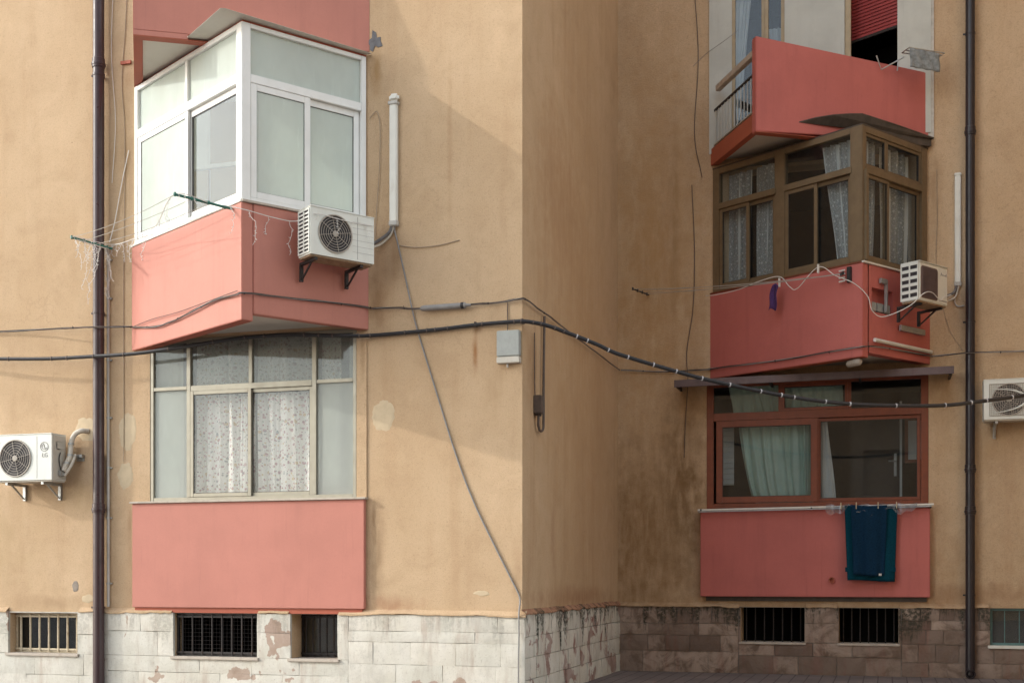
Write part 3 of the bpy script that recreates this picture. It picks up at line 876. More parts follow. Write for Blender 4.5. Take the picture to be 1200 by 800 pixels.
for i, (lab) in enumerate(('pink flower pot on the inner sill nearest the floral curtain', 'pink flower pot with a small green plant between two others', 'pink flower pot on the inner sill nearest the window edge')):
    x = -2.585 + .165 * i
    po = empty('flower_pot', (x, .145, 2.464), 0, lab, 'flower pot', 'pots on the inner sill')
    MB().lathe((0, 0, 0), (0, 0, 1), [(0, .048), (.07, .062), (.075, .068), (.105, .070), (.105, .058), (.09, .056)], 18).build('pot', M['pot'], po, smooth=True, local=True)
    if i == 1:
        mb = MB(); rr = random.Random(4)
        for k in range(26):
            an = rr.uniform(0, 6.28); el = rr.uniform(.2, 1.3); l = rr.uniform(.04, .09)
            d = Vector((math.cos(an) * math.cos(el), math.sin(an) * math.cos(el), math.sin(el))) * l
            sd = Vector((-math.sin(an), math.cos(an), 0)) * .012; c0 = Vector((0, 0, .09))
            mb.add([c0, c0 + d * .6 + sd, c0 + d, c0 + d * .6 - sd], [(0, 1, 2, 3)])
        mb.build('foliage', M['leaf'], po, local=True)

# ================================================================== LEFT FIRST FLOOR: white glazed wedge
AL = (-2.93, -1.345)
F1 = Face((-5.27, 0), AL)             # long face, turned to the sun
F2 = Face(AL, (-1.945, 0))            # short face
def wedge_parapet(FL, FR, zb, zbr, zt, th, mat, label, sof_z, name='balcony', holes=None):
    mb = MB()
    mb.fbox(FL, 0, FL.L, -th, 0, zb, zt)
    o = mb.build(name, mat, bld, bevel=.006)
    o['label'] = label
    wr = MB().fbox(FR, th + .001, FR.L, -.11, -.001, zbr, zt - .001) if not holes else None
    if holes:
        wr = wall_panel(FR, th + .001, FR.L, zbr, zt - .001, [holes], depth=.09, n=-.001)
        wr.fbox(FR, th + .001, FR.L, -.14, -.11, zbr, zt - .002)
        wr.add([FR.p(th, -.001, zbr), FR.p(FR.L, -.001, zbr), FR.p(FR.L, -.12, zbr), FR.p(th, -.12, zbr)], [(0, 1, 2, 3)])
    wr.build('parapet_panel', mat, o, bevel=0 if holes else .006)
    # underside of the thick outer wall is painted darker red
    MB().fbox(FL, .0, FL.L - .003, -th + .002, -.003, zb - .004, zb - .0005).build('red_edge', M['red_edge'], o)
    a = FL.p(.12, -th - .001, 0); b = FL.p(FL.L - .06, -th - .001, 0); c = FR.p(FR.L, -.115, 0)
    MB().prism([(a.x, a.y), (b.x, b.y), (c.x, c.y), (c.x, c.y + .12), (a.x, a.y + .2)], sof_z, sof_z + .12).build('soffit', M['soffit'], o)
    return o


BL2 = wedge_parapet(F1, F2, 4.41, 4.49, 5.745, .15, M['pink_sunlit'], 'wedge-shaped pink balcony with white aluminium glazing on the sunlit wall', 4.56)


aw = M['alu_white']
zb2, zt2, zm2 = 5.775, 7.80, 7.185
MB().fbox(F1, -.05, F1.L - .005, -.10, .012, 5.747, 5.775).build('sill', M['pvc'], BL2, bevel=.004)
MB().fbox(F2, .005, F2.L + .02, -.10, .022, 5.747, 5.775).build('sill', M['sill_stone'], BL2, bevel=.004)
# corner post: two plates meeting at the apex plus a round nose
cp = MB().fbox(F1, F1.L - .125, F1.L - .004, -.10, -.004, zb2, zt2)
cp.build('corner_post', aw, BL2, bevel=.006)
MB().fbox(F2, .004, .115, -.095, -.003, zb2, zt2 - .001).build('corner_post', aw, BL2, bevel=.006)
L1 = F1.L
bar(F1, .06, .145, zb2, zt2, -.10, -.006, aw, BL2)
bar(F1, .146, L1 - .126, zt2 - .06, zt2, -.098, -.008, aw, BL2, 'head_rail')
bar(F1, .146, L1 - .126, zb2, zb2 + .045, -.098, -.008, aw, BL2, 'bottom_rail')
bar(F1, .146, L1 - .126, zm2 - .06, zm2 + .045, -.098, -.006, aw, BL2, 'transom')
bar(F1, 1.375, 1.435, zm2 + .046, zt2 - .061, -.096, -.010, aw, BL2)
pane(F1, .146, 1.375, zm2 + .045, zt2 - .06, -.05, M['glass_frost'], BL2)
pane(F1, 1.435, L1 - .126, zm2 + .045, zt2 - .06, -.05, M['glass_frost'], BL2)
sash(F1, .155, 1.445, zb2 + .047, zm2 - .062, -.045, -.012, .07, aw, M['glass_frost'], BL2)
sash(F1, 1.385, L1 - .13, zb2 + .047, zm2 - .062, -.092, -.052, .075, aw, M['glass_dusty'], BL2)
bar(F2, F2.L - .10, F2.L - .035, zb2, zt2, -.10, -.006, aw, BL2)
bar(F2, .116, F2.L - .101, zt2 - .05, zt2, -.098, -.008, aw, BL2, 'head_rail')
bar(F2, .116, F2.L - .101, zb2, zb2 + .045, -.098, -.008, aw, BL2, 'bottom_rail')
bar(F2, .116, F2.L - .101, zm2 - .055, zm2 + .04, -.098, -.006, aw, BL2, 'transom')
pane(F2, .116, F2.L - .10, zm2 + .04, zt2 - .05, -.05, M['glass_frost'], BL2)
sash(F2, .12, .88, zb2 + .047, zm2 - .057, -.045, -.012, .075, aw, M['glass_frost'], BL2)
sash(F2, .82, F2.L - .105, zb2 + .047, zm2 - .057, -.092, -.052, .075, aw, M['glass_frost'], BL2)
# what shows through: the old outer wall painted pale, a door, shelf
MB().fbox(FF, -5.2, -2.0, .002, .02, 5.3, 8.0).build('inner_wall', M['alu_white'], BL2)
MB().fbox(FF, -4.1, -3.2, .021, .05, 5.3, 7.45).build('inner_door', M['tan_frame'], BL2, bevel=.01)
MB().fbox(FF, -5.1, -4.12, .021, .06, 5.3, 6.62).build('wall_panelling', M['tan_frame'], BL2)
MB().fbox(FF, -5.1, -3.16, .052, .09, 6.63, 6.68).build('dado_rail', M['alu_white'], BL2)
MB().fbox(FF, -3.15, -2.25, .021, .30, 6.55, 6.58).build('shelf', M['alu_white'], BL2)
# eyebrow slab over the point of the wedge
def eyebrow(poly, z0, z1, mat, o):
    return MB().prism(poly, z0, z1).build('cover_slab', mat, o)
eyebrow([(-3.83, -1.05), (-3.045, -1.62), (-2.99, -1.60), (-1.895, -.03), (-1.93, -.005), (-3.6, -.4)], 7.832, 7.834, M['soffit'], BL2)
MB().prism([(-5.2, -.004), (-2.94, -1.30), (-1.98, -.004)], 7.803, 7.83).build('head_filler', M['red_edge'], BL2)

# ================================================================== LEFT SECOND FLOOR: mirrored wedge, only its underside edge shows
A3 = (-4.33, -1.375)
F3L = Face((-5.235, 0), A3); F3R = Face(A3, (-1.93, 0))


def upper_wedge(FL, FR, zb, ztA, ztB, label, rail, sof, th=.13):
    vs = [FR.p(0, 0, zb), FR.p(FR.L, 0, zb), FR.p(FR.L, -th, zb), FR.p(0, -th, zb), FR.p(0, 0, ztA), FR.p(FR.L, 0, ztB), FR.p(FR.L, -th, ztB), FR.p(0, -th, ztA)]
    o = MB().hexa(vs).build('balcony', M['pink_sunlit'], bld, bevel=.008)
    o['label'] = label
    MB().fbox(FR, .004, FR.L - .02, -th + .002, -.002, zb - .004, zb - .0005).build('red_edge', M['red_edge'], o)
    MB().fbox(FL, 0, FL.L - .10, -.11, -.001, zb, zb + .20).build('slab_edge', M['red_edge'], o, bevel=.004)
    a = FL.p(.0, -.112, 0); b = FL.p(FL.L - .12, -.112, 0); c = FR.p(.10, -th - .001, 0); d = FR.p(FR.L, -th - .001, 0)
    MB().prism([(a.x, a.y), (b.x, b.y), (c.x, c.y), (d.x, d.y)], zb - .022, zb + .15).build('soffit', M['soffit'], o)
    return o


BL3 = upper_wedge(F3L, F3R, 7.866, 9.2, 9.2, 'pink balcony parapet above the white glazed balcony', None, None)
# only the part left of the eyebrow slab hangs down to the lower level
MB().fbox(F3R, .0, .62, -.128, -.001, 7.81, 7.868).build('parapet_lip', M['pink_sunlit'], BL3)
MB().fbox(F3R, .004, .98, -.126, -.003, 7.80, 7.809).build('red_edge', M['red_edge'], BL3)
bar(F3L, .0, F3L.L - .1, 7.81, 7.865, -.11, -.002, M['red_edge'], BL3, 'slab_edge')
for z in (8.75, 9.05):
    MB().tube([F3L.p(-.02, -.03, z), F3L.p(F3L.L - .1, -.03, z)], .018, 8).build('handrail', M['red_edge'], BL3, smooth=True)
MB().fbox(FF, -5.42, -5.27, .01, .03, 8.12, 8.16).build('iron_stub', M['red_edge'], BL3)
# grey cement smear where the parapet meets the wall
mb = MB(); pts = []
for k in range(14):
    an = 2 * math.pi * k / 14; r_ = .10 + .035 * math.sin(k * 2.1) + .02 * math.sin(k * 5)
    pts.append((-1.87 + r_ * math.cos(an) * .8, 7.98 + r_ * math.sin(an)))
mb.add([FF.p(x, .008, z) for x, z in pts] + [FF.p(x, .0, z) for x, z in pts], [tuple(range(14))] + [(i, (i + 1) % 14, 14 + (i + 1) % 14, 14 + i) for i in range(14)])
mb.build('cement_patch', M['patch_grey'], bld)

# ================================================================== RIGHT GROUND FLOOR: flush balcony with brown window
Q = MB().fbox(FB, 1.328, 4.702, .0005, .125, 1.185, 2.505).build('balcony', M['pink'], bld, bevel=.008)
Q['label'] = 'flat pink parapet panel of the shaded ground-floor balcony'
MB().fbox(FB, 1.40, 4.66, .0008, .03, 1.115, 1.183).build('slab_edge', M['slab_dark'], Q)  # set-back strip coloured dark for the shadow under the panel
MB().fbox(FB, 1.31, 4.72, -.02, .15, 2.507, 2.530).build('sill', M['sill_stone'], Q, bevel=.004)
MB().lathe(FB.p(3.30, .12, 1.44), (0, -1, 0), [(0, .045), (.05, .045), (.05, .030), (.01, .028)], 16).build('drain_spout', M['red_edge'], Q, smooth=True)
bw = M['brown_wood']
z0, z1 = 2.533, 4.495
MB().frame(FB, 1.412, 4.683, z0, z1, -.07, .010, .105, .09, .07).build('window_frame', bw, Q, bevel=.006)
bar(FB, 1.518, 4.577, 3.90, 4.02, -.068, .014, bw, Q, 'transom')
bar(FB, 3.045, 3.105, z0 + .091, 3.899, -.066, .006, bw, Q)
bar(FB, 2.505, 2.555, 4.021, z1 - .071, -.066, .008, bw, Q)
bar(FB, 3.530, 3.580, 4.021, z1 - .071, -.066, .008, bw, Q)
pane(FB, 1.518, 2.505, 4.02, z1 - .07, -.03, M['glass_dark'], Q)
sash(FB, 2.556, 3.529, 4.022, z1 - .072, -.05, .018, .04, bw, M['glass_dark'], Q)
pane(FB, 3.58, 4.577, 4.02, z1 - .07, -.03, M['glass_dark'], Q)
sash(FB, 1.560, 3.085, z0 + .095, 3.895, -.03, .022, .095, bw, M['glass_dark'], Q)
sash(FB, 3.080, 4.575, z0 + .095, 3.895, -.066, -.034, .05, bw, M['glass_dark'], Q)
E1 = lambda v: v ** .55
curtain(FB, (1.86, 3.02), (2.16, 3.02), 4.02, 2.60, -.20, 7, .06, M['curtain_green'], 'pale green curtain drawn behind the left brown sash', seed=11, edge=E1)
curtain(FB, (1.72, 3.45), (1.80, 3.45), 4.50, 4.03, -.20, 11, .03, M['curtain_green'], 'pale green curtain behind the upper panes of the brown window', seed=13)
curtain(FB, (3.14, 3.22), (3.12, 3.36), 3.90, 2.62, -.16, 2, .02, M['curtain_pale'], 'thin white curtain edge in the right brown sash', seed=14)
sp = empty('slatted_blind', (1.72, D + .35, 2.9), 0, 'white slatted blind leaning inside the left of the brown window', 'blind')
for k in range(13):
    MB().hexa([(1.60, D + .34, 2.95 + .085 * k), (1.79, D + .34, 2.95 + .085 * k), (1.79, D + .36, 2.93 + .085 * k), (1.60, D + .36, 2.93 + .085 * k), (1.60, D + .33, 3.015 + .085 * k), (1.79, D + .33, 3.015 + .085 * k), (1.79, D + .345, 3.02 + .085 * k), (1.60, D + .345, 3.02 + .085 * k)]).build('slat', M['blind_white'], sp)
dr = empty('inner_door', (4.25, D + .8, 2.4), 0, 'dark inner door with a steel handle seen through the right brown sash', 'door')
MB().box(3.55, 4.28, D + .80, D + .85, 1.62, 4.2).build('door_leaf', M['room_dark'], dr, bevel=.006)
MB().box(4.285, 4.32, D + .74, D + .79, 1.62, 4.2).build('door_edge', M['curtain_pale'], dr)
MB().box(4.20, 4.24, D + .775, D + .797, 3.05, 3.40).build('handle_plate', M['steel'], dr)
MB().tube([(4.22, D + .77, 3.28), (4.22, D + .72, 3.28), (4.12, D + .72, 3.28)], .012, 8).build('handle', M['steel'], dr)
iw = empty('inner_window', (4.6, D + .8, 3.3), 0, 'small red-framed inner window at the right of the brown sash', 'window')
MB().frame(Face((0, D + .8), (1, D + .8)), 4.36, 4.85, 3.25, 3.95, -.02, .02, .05).build('frame', bw, iw, bevel=.004)
MB().box(4.41, 4.80, D + .80, D + .804, 3.30, 3.90).build('pane', M['curtain_pale'], iw)

# ================================================================== RIGHT FIRST FLOOR: bronze glazed wedge
AR = (3.765, 4.035)
G1 = Face((1.46, D), AR); G2 = Face(AR, (4.705, D))
H2E = Face((2.305, 3.975), (4.715, D))       # line of the parapet one floor up
BR2 = wedge_parapet(G1, G2, 4.565, 4.63, 5.872, .15, M['pink'], 'wedge-shaped pink balcony with bronze aluminium windows in the recess', 4.68, holes=(.22, .73, 5.22, 5.56))
for k in range(3):
    MB().fbox(G2, .24 + .165 * k, .24 + .165 * k + .14, -.085, -.03, 5.245, 5.37).build('meter_box', M['box_grey'], BR2, bevel=.008)
MB().fbox(G1, -.0, G1.L - .01, -.10, .008, 5.874, 5.895).build('sill', bw, BR2, bevel=.003)
MB().fbox(G2, .005, G2.L - .02, -.10, .030, 5.874, 5.898).build('sill', M['pvc'], BR2, bevel=.003)
bz = M['bronze']
zb, zt, zm = 5.90, 7.80, 7.20
LG = G1.L
MB().fbox(G1, LG - .20, LG - .004, -.11, -.004, zb, zt).build('corner_post', bz, BR2, bevel=.008)
MB().fbox(G2, .004, .085, -.10, -.003, zb, zt - .001).build('corner_post', bz, BR2, bevel=.008)
bar(G1, .05, .17, zb, zt, -.10, -.006, bz, BR2)
bar(G1, 1.20, 1.38, zb, zt, -.10, -.010, bz, BR2)
bar(G1, .171, 1.199, zt - .085, zt, -.098, -.008, bz, BR2, 'head_rail')
bar(G1, 1.381, LG - .201, zt - .085, zt, -.098, -.008, bz, BR2, 'head_rail')
for a, b, gx in ((.172, 1.198, .70), (1.382, LG - .202, 1.90)):
    pane(G1, a, b, zm + .05, zt - .085, -.05, M['glass_dark'], BR2)
    bar(G1, a, b + .03, zm - .04, zm + .05, -.09, .012, bz, BR2, 'transom')
    bar(G1, a, b, zb, zb + .05, -.098, -.008, bz, BR2, 'bottom_rail')
    sash(G1, a + .003, gx + .035, zb + .052, zm - .042, -.045, -.012, .055, bz, M['glass_dark'], BR2)
    sash(G1, gx - .035, b - .003, zb + .052, zm - .042, -.088, -.05, .055, bz, M['glass_dark'], BR2)
L2 = G2.L
bar(G2, L2 - .20, L2 - .06, zb, zt, -.10, -.006, bz, BR2)
bar(G2, .086, L2 - .201, zt - .09, zt, -.098, -.008, bz, BR2, 'head_rail')
bar(G2, .086, L2 - .201, zm - .06, zm + .04, -.098, .006, bz, BR2, 'transom')
bar(G2, .086, L2 - .201, zb, zb + .05, -.098, -.008, bz, BR2, 'bottom_rail')
sash(G2, .09, .60, zm + .043, zt - .093, -.07, -.02, .04, bz, M['glass_dark'], BR2)
sash(G2, .60, L2 - .205, zm + .043, zt - .093, -.07, -.02, .04, bz, M['glass_dark'], BR2)
sash(G2, .09, .66, zb + .052, zm - .062, -.045, -.012, .05, bz, M['glass_dark'], BR2)
sash(G2, .60, L2 - .205, zb + .052, zm - .062, -.088, -.05, .05, bz, M['glass_dark'], BR2)
bar(G2, .05, .10, zb + .02, zm - .02, -.008, .04, bz, BR2, 'shutter_guide')
eb = [tuple(H2E.p(s_, n_, z_)) for s_, n_, z_ in ((.67, .001, 8.015), (.90, .07, 8.075), (1.15, .12, 8.12), (1.40, .14, 8.15), (1.60, .15, 8.165), (2.20, .14, 8.05), (2.79, .11, 7.93), (2.79, -.06, 7.94), (1.60, -.06, 8.175), (.9, -.06, 8.08))]
ne = len(eb)
MB().add(eb + [(x, y, z + .012) for x, y, z in eb], [tuple(range(ne - 1, -1, -1)), tuple(range(ne, 2 * ne))] + [(i, (i + 1) % ne, ne + (i + 1) % ne, ne + i) for i in range(ne)]).build('cover_slab', M['slab_dark'], BR2)
MB().prism([(1.5, D - .004), (3.765, 4.07), (4.68, D - .004)], 7.803, 7.828).build('head_filler', M['slab_dark'], BR2)
MB().hexa([H2E.p(1.62, .09, 7.83), H2E.p(2.77, .07, 7.83), H2E.p(2.77, .002, 7.83), H2E.p(1.62, .002, 7.83), H2E.p(1.62, .09, 8.155), H2E.p(2.77, .07, 7.925), H2E.p(2.77, .002, 7.925), H2E.p(1.62, .002, 8.155)]).build('gap_shade_board', M['slab_dark'], BR2)  # added dark board standing in for the shaded gap under the slab
# lace curtains inside
lc = [(G1, (.20, .66), (.22, .60), 7.70, 5.98, 'lace curtain in the leftmost bronze sash', 31),
      (G1, (.74, 1.18), (.74, 1.10), 7.70, 5.98, 'lace curtain beside the middle bronze post', 32),
      (G1, (1.92, 2.46), (2.18, 2.46), 7.70, 5.98, 'lace curtain swept aside next to the bronze corner post', 33),
      (G2, (.12, .56), (.12, .50), 7.68, 5.98, 'lace curtain just right of the bronze corner post', 34),
      (G2, (.68, 1.38), (.70, 1.34), 7.68, 5.98, 'lace curtain in the rightmost bronze sash', 35)]
for F_, tp, bt, a, b, lab, sd in lc:
    curtain(F_, tp, bt, a, b, -.19, 4, .05, M['lace'], lab, group='lace curtains in the bronze windows', seed=sd, fullness=2.0)
tube_l = MB().tube([G2.p(.24, .035, 4.815), G2.p(G2.L - .02, .035, 4.80)], .028, 10)
setup(tube_l.build('white_batten', M['pvc'], None, smooth=True), 'long white tube fixed low on the short face of the bronze-glazed balcony', 'tube')
lamp = MB().lathe(G1.p(LG - .28, -.10, 4.50), (.8, -.6, .05), [(-.02, .035), (0, .05), (.18, .055), (.20, .045), (.22, .02)], 16)
setup(lamp.build('round_lamp', M['ac_guard'], None, smooth=True), 'small round lamp under the point of the bronze-glazed balcony', 'lamp')

# ================================================================== RIGHT SECOND FLOOR: open balcony with railing
A4 = (2.305, 3.975)
H1 = Face((1.455, D), A4); H2 = Face(A4, (4.715, D))
th = .13
vs = [H2.p(0, 0, 7.835), H2.p(H2.L, 0, 7.93), H2.p(H2.L, -th, 7.93), H2.p(0, -th, 7.835), H2.p(0, 0, 9.19), H2.p(H2.L, 0, 8.93), H2.p(H2.L, -th, 8.93), H2.p(0, -th, 9.19)]
BR3 = MB().hexa(vs).build('balcony', M['pink'], bld, bevel=.008)
BR3['label'] = 'red balcony with a solid front and an open railed side'
MB().fbox(H2, .004, 1.0, -th + .002, -.002, 7.826, 7.834).build('red_edge', M['red_edge'], BR3)
MB().fbox(H1, -.02, H1.L - .005, -.12, -.135 + .12, 7.87, 8.13).build('slab_edge', M['red_edge'], BR3, bevel=.005)
a = H1.p(.0, -.122, 0); b = H1.p(H1.L - .10, -.122, 0); c = H2.p(.12, -th - .001, 0); d = H2.p(H2.L, -th - .001, 0)
MB().prism([(a.x, a.y), (b.x, b.y), (c.x, c.y), (d.x, d.y)], 7.95, 8.06).build('soffit', M['soffit'], BR3)
MB().fbox(H1, .18, H1.L - .01, -.10, -.02, 8.965, 9.06).build('handrail', M['sill_stone'], BR3, bevel=.008)
MB().fbox(H1, .06, H1.L - .01, -.075, -.045, 8.70, 8.735).build('mid_rail', M['iron_dark'], BR3, bevel=.003)
MB().fbox(H1, .0, H1.L - .01, -.075, -.045, 8.17, 8.195).build('bottom_rail', M['ac_guard'], BR3, bevel=.003)
for k in range(13):
    s = .10 + k * (H1.L - .16) / 13
    MB().tube([H1.p(s, -.06, 8.19), H1.p(s, -.06, 8.71)], .010, 6).build('baluster', M['pale_wall'], BR3, smooth=True)
# pale painted wall behind that balcony
MB().fbox(FB, 1.45, 1.80, .003, .02, 8.05, 10.7).build('painted_wall', M['pale_wall'], BR3)
MB().fbox(FB, 2.60, 3.485, .003, .05, 8.05, 10.7).build('painted_wall', M['pale_wall'], BR3)
MB().fbox(FB, 4.63, 4.76, .003, .02, 7.95, 10.7).build('painted_wall', M['skin_edge'], BR3)
wd3 = MB().frame(FB, 1.80, 2.30, 8.25, 10.6, -.06, .01, .05).build('balcony_window', M['tan_frame'], bld, bevel=.004)
wd3['label'] = 'tall glazed balcony door behind the railing'
MB().frame(FB, 2.30, 2.60, 8.25, 10.6, -.05, .025, .055).build('frame', M['tan_frame'], wd3, bevel=.004)
pane(FB, 1.85, 2.25, 8.30, 10.55, -.03, M['glass_dark'], wd3)
pane(FB, 2.355, 2.545, 8.30, 10.55, -.02, M['glass_dark'], wd3)
curtain(FB, (1.78, 2.10), (1.78, 1.86), 10.6, 8.3, -.16, 5, .02, M['curtain_pale'], 'white curtain behind the balcony door above the railing', seed=41)
curtain(FB, (2.30, 2.60), (2.30, 2.60), 9.95, 8.3, -.16, 5, .02, M['curtain_pale'], 'white curtain in the narrow pane beside the balcony door', seed=42)
SH = Face((3.566, D + .30), (3.566 + .866, D - .20))
bar(Face((3.50, D + .02), (3.60, D + .02)), -.01, .075, 8.2, 10.7, -.30, .04, M['tan_frame'], BR3, 'door_jamb')
sh = MB().fbox(SH, .005, .79, -.03, -.012, 9.68, 10.95).build('roller_shutter', M['shutter'], bld)
sh['label'] = 'half-raised red roller shutter'
zz = 9.665
while zz < 10.9:
    MB().hexa([SH.p(.005, .012, zz), SH.p(.79, .012, zz), SH.p(.79, -.012, zz), SH.p(.005, -.012, zz), SH.p(.005, .002, zz + .047), SH.p(.79, .002, zz + .047), SH.p(.79, -.012, zz + .047), SH.p(.005, -.012, zz + .047)]).build('slat', M['shutter'], sh, bevel=.002)
    zz += .052
MB().fbox(SH, .005, .79, -.014, .016, 9.625, 9.663).build('bottom_slat', M['iron_dark'], sh)
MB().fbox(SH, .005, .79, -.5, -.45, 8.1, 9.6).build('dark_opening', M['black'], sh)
e1 = SH.p(.795, .02, 0)
RT = Face((e1.x, e1.y), (4.70, D - .02))
MB().prism([(e1.x, e1.y), (4.72, D - .03), (4.72, D + .10), (e1.x + .02, D + .10)], 8.05, 10.7).build('painted_wall', M['pale_wall'], BR3)


# ------------------------------------------------------------------ patches of filler on the render
def blotch(F, s, z, rs, rz, seed, mat, n=.004):
    rr = random.Random(seed); k = 48; pts = []
    for i in range(k):
        an = 2 * math.pi * i / k
        q = 1 + noise.noise(Vector((math.cos(an) * 1.6, math.sin(an) * 1.6, seed * 3.3))) * .22 + noise.noise(Vector((math.cos(an) * 5, math.sin(an) * 5, seed * 7.1))) * .14
        pts.append((s + rs * q * math.cos(an), z + rz * q * math.sin(an)))
    inner = [(s + (x - s) * .82, z + (y - z) * .82) for x, y in pts]
    vs = [F.p(x, n, y) for x, y in inner] + [F.p(x, .0006, y) for x, y in pts]
    MB().add(vs, [tuple(range(k))] + [(i, (i + 1) % k, k + (i + 1) % k, k + i) for i in range(k)]).build('filler_patch', mat, bld)


blotch(FF, -1.76, 3.44, .155, .185, 1, M['patch'])
blotch(FF, -5.33, 3.38, .13, .24, 2, M['patch'])
blotch(FF, -5.36, 2.80, .12, .16, 3, M['patch'])
blotch(FF, -.50, 1.29, .10, .03, 5, M['patch'])
blotch(FF, -5.95, 3.42, .16, .16, 6, M['patch'])
blotch(FF, -5.93, 1.20, .10, .05, 7, M['patch'])
blotch(FF, -6.12, 1.36, .05, .07, 8, M['mortar'])

# ================================================================== downpipes and conduits
def downpipe(x, y, r, ztop, mat, label, collars, clips, shoe=None, ybk=.0, z0=0.0):
    o = empty('downpipe', (x, y, 0), 0, label, 'downpipe', 'rainwater downpipes')
    MB().tube([(x, y, z0), (x, y, ztop)], r, 24).build('pipe', mat, o, smooth=True)
    for z in collars:
        MB().lathe((x, y, z), (0, 0, 1), [(-.05, r + .002), (-.048, r + .010), (-.02, r + .012), (-.015, r + .018), (.012, r + .018), (.016, r + .010), (.07, r + .010), (.075, r + .001)], 24).build('collar', mat, o, smooth=True)
    for z in clips:
        c = MB().lathe((x, y, z), (0, 0, 1), [(-.014, r + .001), (-.014, r + .007), (.014, r + .007), (.014, r + .001)], 24)
        c.box(x - .012, x + .012, y + r, ybk - .001, z - .012, z + .012)
        c.box(x - r - .035, x - r, y - .006, y + .006, z - .012, z + .012)
        c.build('clip', mat, o, smooth=True)
    if shoe:
        MB().lathe((x, y - .02, .075), (0, -1, -.05), [(-.05, r), (.02, r), (.07, r + .004), (.07, r - .012), (.0, r - .014)], 24).build('shoe', mat, o, smooth=True)
    return o


downpipe(-5.69, -.11, .072, 18.8, M['pipe_brown'], 'brown downpipe left of the sunlit balconies', [2.36, 8.12], [1.09, 4.9, 7.98])
downpipe(5.258, D - .11, .066, 18.8, M['pipe_dark'], 'dark downpipe at the right of the recess', [3.05, 2.44, 7.97], [1.22, 5.2, 9.4], shoe=True, ybk=D, z0=.06)
o = empty('conduit', (-5.60, -.03, 1.1), 0, 'thin pale conduit beside the brown downpipe', 'conduit')
MB().tube(spline([(-5.598, -.03, 1.10), (-5.60, -.03, 2.3), (-5.602, -.03, 3.8), (-5.60, -.03, 5.75)], 4), .019, 12).build('pipe', M['pvc_grey'], o, smooth=True)
for z in (1.4, 2.25, 2.9, 3.55, 4.3, 5.1, 5.6):
    MB().lathe((-5.60, -.03, z), (0, 0, 1), [(-.012, .020), (-.012, .025), (.012, .025), (.012, .020)], 12).box(-5.605, -5.555, -.028, -.001, z - .01, z + .01).build('clip', M['steel'], o)


def duct(x, y0, z0, z1, wd, dp, label, elbow):
    o = empty('duct_cover', (x, y0, z0), 0, label, 'duct cover', 'white duct covers')
    MB().box(x - wd / 2, x + wd / 2, y0 - dp, y0 - .002, z0, z1).build('channel', M['pvc'], o, bevel=.012, smooth=True, seg=3)
    MB().box(x - wd / 2 - .006, x + wd / 2 + .006, y0 - dp - .006, y0 - .001, z0 - .02, z0 + .05).build('end_cap', M['pvc_grey'], o, bevel=.01, smooth=True)
    if elbow:
        MB().box(x - wd / 2 - .008, x + wd / 2 + .022, y0 - dp - .01, y0 - .001, z1 - .01, z1 + .085).build('top_elbow', M['pvc'], o, bevel=.028, smooth=True, seg=3)
        MB().box(x - wd / 2 - .012, x + wd / 2 + .012, y0 - dp - .012, y0 - .001, z1 - .05, z1 - .008).build('collar', M['pvc_grey'], o, bevel=.006)
    else:
        MB().box(x - wd / 2 - .005, x + wd / 2 + .005, y0 - dp - .005, y0 - .001, z1 - .03, z1 + .012).build('top_cap', M['pvc'], o, bevel=.008)
    return o


du = duct(-1.605, 0, 5.73, 7.22, .098, .065, 'white pipe duct on the front wall above the splice cable', True)
MB().tube(spline([(-1.63, -.035, 5.72), (-1.66, -.04, 5.64), (-1.76, -.06, 5.56), (-1.86, -.10, 5.50), (-1.95, -.2, 5.47)]), .022, 8).build('hose', M['hose_dark'], du, smooth=True)
MB().tube(spline([(-1.61, -.03, 5.72), (-1.66, -.03, 5.60), (-1.78, -.05, 5.50), (-1.90, -.14, 5.44)]), .014, 8).build('hose', M['hose'], du, smooth=True)
du = duct(5.092, D, 5.77, 7.40, .085, .05, 'white pipe duct on the recessed wall beside the dark downpipe', False)
MB().tube(spline([(5.08, D - .03, 5.76), (5.04, D - .05, 5.66), (4.94, D - .12, 5.60), (4.86, D - .25, 5.57)]), .020, 8).build('hose', M['hose_dark'], du, smooth=True)
MB().tube(spline([(5.10, D - .03, 5.76), (5.06, D - .04, 5.60), (4.95, D - .10, 5.53), (4.87, D - .2, 5.50)]), .013, 8).build('hose', M['hose'], du, smooth=True)
MB().tube(spline([(5.11, D - .03, 5.76), (5.05, D - .02, 5.55), (5.09, D - .02, 5.46), (5.18, D - .02, 5.46)]), .011, 8).build('hose', M['pvc_grey'], du, smooth=True)


# ================================================================== air conditioners
def rect_with_hole(mb, x0, x1, z0, z1, cx, cz, r, y, k=40):
    angs = sorted([2 * math.pi * i / k for i in range(k)] + [math.atan2(z - cz, x - cx) % (2 * math.pi) for x in (x0, x1) for z in (z0, z1)])
    n = len(angs); inn = []; outp = []
    for a in angs:
        c, s = math.cos(a), math.sin(a)
        ts = []
        if c > 1e-9: ts.append((x1 - cx) / c)
        if c < -1e-9: ts.append((x0 - cx) / c)
        if s > 1e-9: ts.append((z1 - cz) / s)
        if s < -1e-9: ts.append((z0 - cz) / s)
        t_ = min(ts)
        inn.append((cx + r * c, y, cz + r * s)); outp.append((cx + t_ * c, y, cz + t_ * s))
    mb.add(inn + outp, [(i, (i + 1) % n, n + (i + 1) % n, n + i) for i in range(n)])


